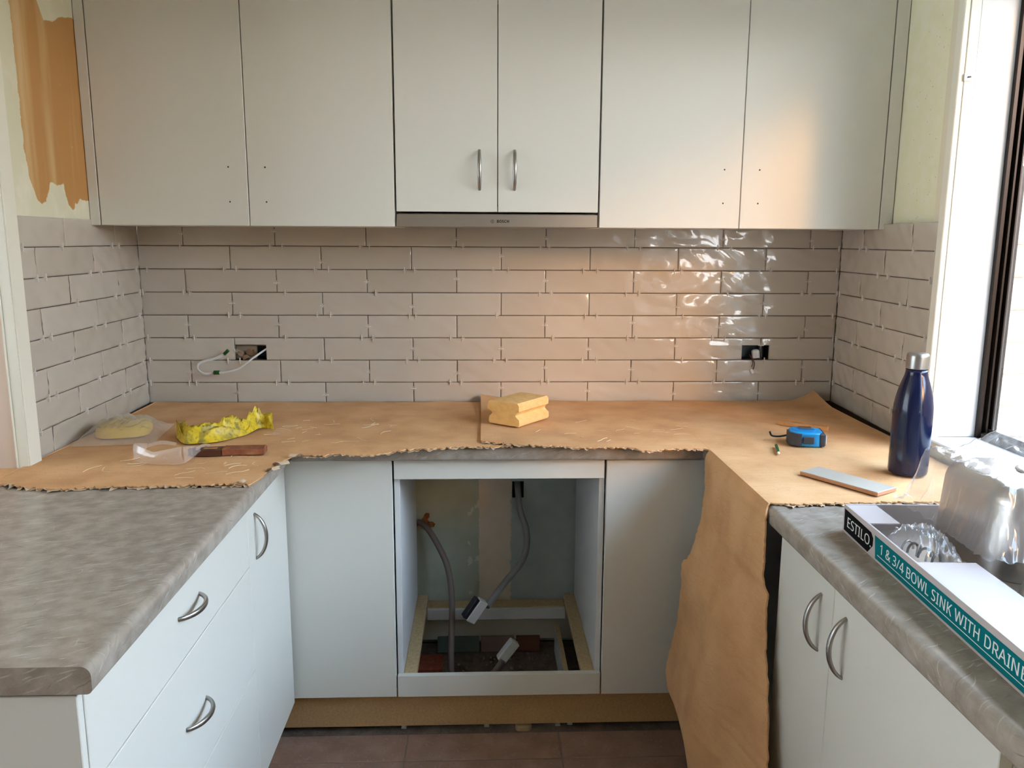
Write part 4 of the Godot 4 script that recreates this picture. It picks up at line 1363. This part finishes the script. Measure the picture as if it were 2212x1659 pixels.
	# cut tile on the bench
	var ct := thing("tile_offcut", "cut strip of pale glazed wall tile with raw clay edge on the cardboard", "tile", Vector3(0.842, 0.9087, 0.985))
	var body := part("clay_body", bevel_box(Vector3(0.20, 0.0075, 0.072), 0.0006), mat(Color(0.74, 0.53, 0.39), 0.9), ct, Vector3(0, 0.0038, 0))
	part("glaze", bevel_box(Vector3(0.199, 0.0016, 0.071), 0.0005), M.tile[3], ct, Vector3(0, 0.0084, 0))
	ct.rotation.y = -1.02
	body.set_meta("label", "terracotta clay body")
	# yellow rubber glove: crumpled strip
	var gl := thing("rubber_glove", "crumpled yellow rubber glove with dirty grey smudges on the cardboard", "glove", Vector3(-0.735, 0.9095, 0.485))
	nz.seed = 42
	nz.noise_type = FastNoiseLite.TYPE_SIMPLEX_SMOOTH
	nz.frequency = 1.0
	nz.fractal_type = FastNoiseLite.FRACTAL_NONE
	var spine := [Vector3(-0.120, 0, 0.03), Vector3(-0.07, 0, 0.070), Vector3(-0.01, 0, 0.060), Vector3(0.045, 0, -0.01), Vector3(0.075, 0, -0.085), Vector3(0.120, 0, -0.075)]
	var path := spline(spine, 14)
	var v := PackedVector3Array()
	var nv := path.size()
	var nu := 40
	for j in nv:
		var s := float(j) / (nv - 1)
		var wide := lerp_list([[0, 0.022], [0.12, 0.050], [0.45, 0.058], [0.66, 0.045], [0.8, 0.026], [0.9, 0.030], [1.0, 0.026]], s)
		var side := Vector3(0.30, 0, 0.954)
		for i in nu:
			var tt := -1.0 + 2.0 * i / (nu - 1)
			var k := nz.get_noise_2d(tt * 1.3 + 3.0, s * 5.0)
			var ridge := pow(1.0 - absf(nz.get_noise_2d(tt * 0.9 + s * 2.6, s * 2.6 - tt * 0.9 + 20.0)), 2.5)
			var y := 0.002 + (0.016 + 0.012 * k) * (1.0 - tt * tt) + 0.034 * ridge * (1.0 - pow(absf(tt), 1.5))
			if s > 0.70 and s < 0.84:
				y += 0.022 * exp(-pow((s - 0.77) / 0.03, 2.0)) * exp(-pow((tt + 0.2) / 0.3, 2.0))
			v.append(path[j] + side * tt * wide * (1.0 + 0.25 * nz.get_noise_2d(s * 3.0, tt * 0.4 + 70.0)) + Vector3(0, y, 0))
	var gi := Image.create(256, 256, false, Image.FORMAT_RGB8)
	for y in 256:
		for x in 256:
			var q := nz.get_noise_2d(x * 0.030, y * 0.030 + 40.0)
			var q2 := nz.get_noise_2d(x * 0.16 + 9.0, y * 0.16)
			gi.set_pixel(x, y, Color(0.90, 0.78, 0.18).lerp(Color(0.46, 0.42, 0.26), clampf((q - 0.34) * 5.0, 0.0, 0.8)).lerp(Color(0.40, 0.36, 0.20), clampf((q2 - 0.45) * 4.0, 0.0, 0.7)))
	var gm := textured(ImageTexture.create_from_image(gi), 0.45, 2.6)
	part("glove", sheet(v, nu, nv, 0.0012), gm, gl)
	# plastic bag with a yellow cloth inside
	var pb := thing("plastic_bag", "crumpled cloudy plastic bag holding a yellow cloth next to the glove", "bag", Vector3(-1.006, 0.9095, 0.50))
	v = PackedVector3Array()
	nu = 36
	nv = 36
	for j in nv:
		for i in nu:
			var a := -1.0 + 2.0 * i / (nu - 1)
			var c := -1.0 + 2.0 * j / (nv - 1)
			var e := maxf(0.0, 1.0 - pow(absf(a), 2.5)) * maxf(0.0, 1.0 - pow(absf(c), 2.5))
			v.append(Vector3(a * 0.105 + c * 0.015, 0.002 + e * 0.040 + absf(nz.get_noise_2d(a * 3.0, c * 3.0)) * 0.022 * e, c * 0.12 - a * 0.015))
	var cloudy := mat(Color(0.86, 0.84, 0.78, 0.24), 0.22)
	cloudy.transparency = BaseMaterial3D.TRANSPARENCY_ALPHA
	part("bag", smooth(v, grid(v, nu, nv, false, true)), cloudy, pb)
	var cl := part("cloth", soft_block(round_rect(0.14, 0.15, 0.045), 0.028, 0.016), mat(Color(0.88, 0.72, 0.16), 0.8), pb, Vector3(-0.012, 0.002, -0.030))
	cl.rotation.y = 0.25
	# clear safety glasses
	var sg := thing("safety_glasses", "clear plastic safety glasses with ribbed side shields on the cardboard", "glasses", Vector3(-0.800, 0.9095, 0.800))
	sg.rotation.y = -0.25
	v = PackedVector3Array()
	nu = 24
	nv = 9
	for j in nv:
		for i in nu:
			var a := -1.25 + 2.5 * i / (nu - 1)
			var t2 := float(j) / (nv - 1)
			v.append(Vector3(sin(a) * 0.072 * (1.0 - 0.05 * t2), 0.002 + t2 * 0.043 * (0.70 + 0.30 * absf(sin(a * 1.25))), 0.028 * cos(a) - 0.02 + 0.006 * sin(t2 * 3.0)))
	part("lens", sheet(v, nu, nv, 0.0018, Vector3(0, 0, -1)), M.clear, sg)
	for s in [-1.0, 1.0]:
		var pl := PackedVector2Array([Vector2(0, 0.004), Vector2(0.03, 0.010), Vector2(0.06, 0.020), Vector2(0.06, 0.030), Vector2(0.03, 0.040), Vector2(0, 0.045)])
		var sh := part("side_shield", prism(pl, -0.0009, 0.0009), M.clear, sg, Vector3(s * 0.070, 0, -0.010))
		sh.rotation.y = PI / 2 - s * 0.10
		for k in 4:
			slab("rib", Vector3(s * 0.0715 - 0.001, 0.012, -0.018 - 0.008 * k), Vector3(s * 0.0715 + 0.001, 0.036, -0.0165 - 0.008 * k), M.clear, sg, 0.0004)
		part("temple_arm", tube(spline([Vector3(s * 0.069, 0.026, -0.066), Vector3(s * 0.062, 0.024, -0.11), Vector3(s * 0.050, 0.010, -0.150)], 5), 0.0028, 8, 1.8), M.clear, sg)
	# stained timber tool
	var tm := thing("timber_offcut", "reddish stained timber offcut with a darker notched end", "timber", Vector3(-0.655, 0.9095, 0.705))
	tm.rotation.y = 0.06
	slab("block", Vector3(-0.012, 0, -0.022), Vector3(0.095, 0.017, 0.020), textured(brushed_fibres(Color(0.55, 0.31, 0.20), Color(0.40, 0.20, 0.13), Color(0.74, 0.58, 0.38), 88, 600, 0.0), 0.55, 6.0), tm, 0.002)
	var he := mat(Color(0.30, 0.15, 0.10), 0.45)
	var hp := PackedVector2Array()
	for p in [[-0.098, 0.004], [-0.085, 0.013], [-0.06, 0.018], [-0.0125, 0.021], [-0.0125, -0.021], [-0.06, -0.020], [-0.085, -0.015], [-0.098, -0.006]]:
		hp.append(Vector2(p[0], p[1]))
	var hh := part("notched_end", prism(hp, 0.0, 0.015), he, tm)
	hh.rotation.x = -PI / 2
	slab("notch", Vector3(-0.060, 0.0152, -0.006), Vector3(-0.026, 0.0162, 0.006), M.wood, tm, 0.0004)
	# scrap of clear plastic
	var cp := thing("plastic_scrap", "tiny crumpled scrap of clear plastic on the cardboard", "scrap", Vector3(-0.578, 0.9105, 0.505))
	v = PackedVector3Array()
	for j in 10:
		for i in 10:
			var a := -1.0 + 2.0 * i / 9
			var c := -1.0 + 2.0 * j / 9
			v.append(Vector3(a * 0.016, 0.001 + absf(nz.get_noise_2d(a * 4.0 + 7.0, c * 4.0)) * 0.030, c * 0.014))
	part("scrap", smooth(v, grid(v, 10, 10, false, true)), M.clear, cp)
	# loose cables at the outlet near the patched wall
	var cb := thing("electrical_cable", "white twin cable with green tape looping out of the wall cut-out", "cable", Vector3(-0.735, 1.085, 0.0))
	var o := Vector3(-0.735, 1.085, 0.0)
	var wp := [Vector3(-0.728, 1.088, -0.05), Vector3(-0.738, 1.083, -0.005), Vector3(-0.775, 1.056, 0.026), Vector3(-0.815, 1.025, 0.034), Vector3(-0.865, 1.011, 0.036), Vector3(-0.905, 1.008, 0.036), Vector3(-0.932, 1.005, 0.035), Vector3(-0.953, 1.018, 0.034), Vector3(-0.953, 1.036, 0.034), Vector3(-0.935, 1.048, 0.034), Vector3(-0.895, 1.058, 0.034), Vector3(-0.862, 1.073, 0.034)]
	for k in 2:
		var pts := []
		for i in wp.size():
			pts.append(wp[i] - o + Vector3(0.0, 0.0042 * k * clampf((i - 2) / 3.0, 0.35, 1.0), 0.002 * k))
		part("wire", tube(spline(pts, 8), 0.0026, 8), M.white_plastic, cb)
	var gt := mat(Color(0.06, 0.32, 0.06), 0.5)
	for k in 4:
		var tp := part("tape_band", lathe([Vector2(0.0, 0.0), Vector2(0.0072, 0.0), Vector2(0.0075, 0.002), Vector2(0.0072, 0.004), Vector2(0.0, 0.004)], 14), gt, cb, Vector3(-0.897 + 0.0047 * k, 1.012, 0.037) - o)
		tp.rotation.z = PI / 2
		var tq := part("tape_band", lathe([Vector2(0.0, 0.0), Vector2(0.0056, 0.0), Vector2(0.0058, 0.002), Vector2(0.0056, 0.004), Vector2(0.0, 0.004)], 12), gt, cb, Vector3(-0.864 + 0.0038 * k, 1.074 + 0.0038 * k, 0.036) - o)
		tq.rotation.z = -0.85
	var pf := thing("broken_plaster", "jagged flakes of plaster round the cable cut-out", "plaster")
	rng.seed = 19
	for k in 5:
		var pl := PackedVector2Array()
		for q in 6:
			pl.append(Vector2(cos(TAU * q / 6), sin(TAU * q / 6)) * rng.randf_range(0.007, 0.016))
		var fk := part("plaster_flake", prism(pl, 0, 0.004), mat(Color(0.62, 0.55, 0.47).lerp(Color(0.50, 0.36, 0.24), k / 5.0), 0.95), pf, Vector3(-0.835 + 0.014 * k, 1.064 + rng.randf_range(-0.010, 0.018), -0.012))
		fk.rotation = Vector3(rng.randf_range(-0.5, 0.5), rng.randf_range(-0.6, 0.6), 0)
	slab("render_bed", Vector3(-0.8405, 1.0505, -0.034), Vector3(-0.772, 1.1015, -0.024), mat(Color(0.60, 0.54, 0.46), 0.95), pf, 0.0)
	slab("render_bed", Vector3(-0.7715, 1.0950, -0.034), Vector3(-0.7335, 1.1015, -0.024), mat(Color(0.60, 0.54, 0.46), 0.95), pf, 0.0)
	# outlet box on the window side
	var ob := thing("outlet_box", "open wall box with white terminal block and brown wires in the tiles", "outlet", Vector3(0.955, 1.075, -0.02))
	var grey := mat(Color(0.20, 0.24, 0.26), 0.5)
	slab("back_plate", Vector3(-0.046, -0.0235, -0.034), Vector3(0.046, 0.0235, -0.031), grey, ob)
	slab("box_side", Vector3(-0.0475, -0.0235, -0.030), Vector3(-0.0455, 0.0235, 0.008), M.spacer, ob)
	slab("box_side", Vector3(0.022, -0.0235, -0.030), Vector3(0.026, 0.0235, 0.010), grey, ob)
	var tb := part("terminal_block", soft_block(round_rect(0.024, 0.022, 0.006), 0.030, 0.008), M.white_plastic, ob, Vector3(0.006, -0.021, 0.006))
	tb.rotation.z = 0.12
	part("wire", tube(spline([Vector3(-0.015, -0.010, 0.0), Vector3(-0.010, -0.022, 0.018), Vector3(-0.005, -0.036, 0.026), Vector3(-0.006, -0.052, 0.026), Vector3(-0.009, -0.060, 0.025)], 6), 0.0018, 8), mat(Color(0.40, 0.20, 0.14), 0.5), ob)
	part("wire", tube(spline([Vector3(-0.014, -0.012, 0.0), Vector3(-0.013, -0.024, 0.020), Vector3(-0.010, -0.036, 0.025), Vector3(-0.013, -0.050, 0.024)], 6), 0.0014, 8), M.black, ob)
	var tag := part("wire_end", bevel_box(Vector3(0.010, 0.018, 0.004), 0.001), M.trim, ob, Vector3(-0.011, -0.066, 0.025))
	tag.rotation.z = 0.5
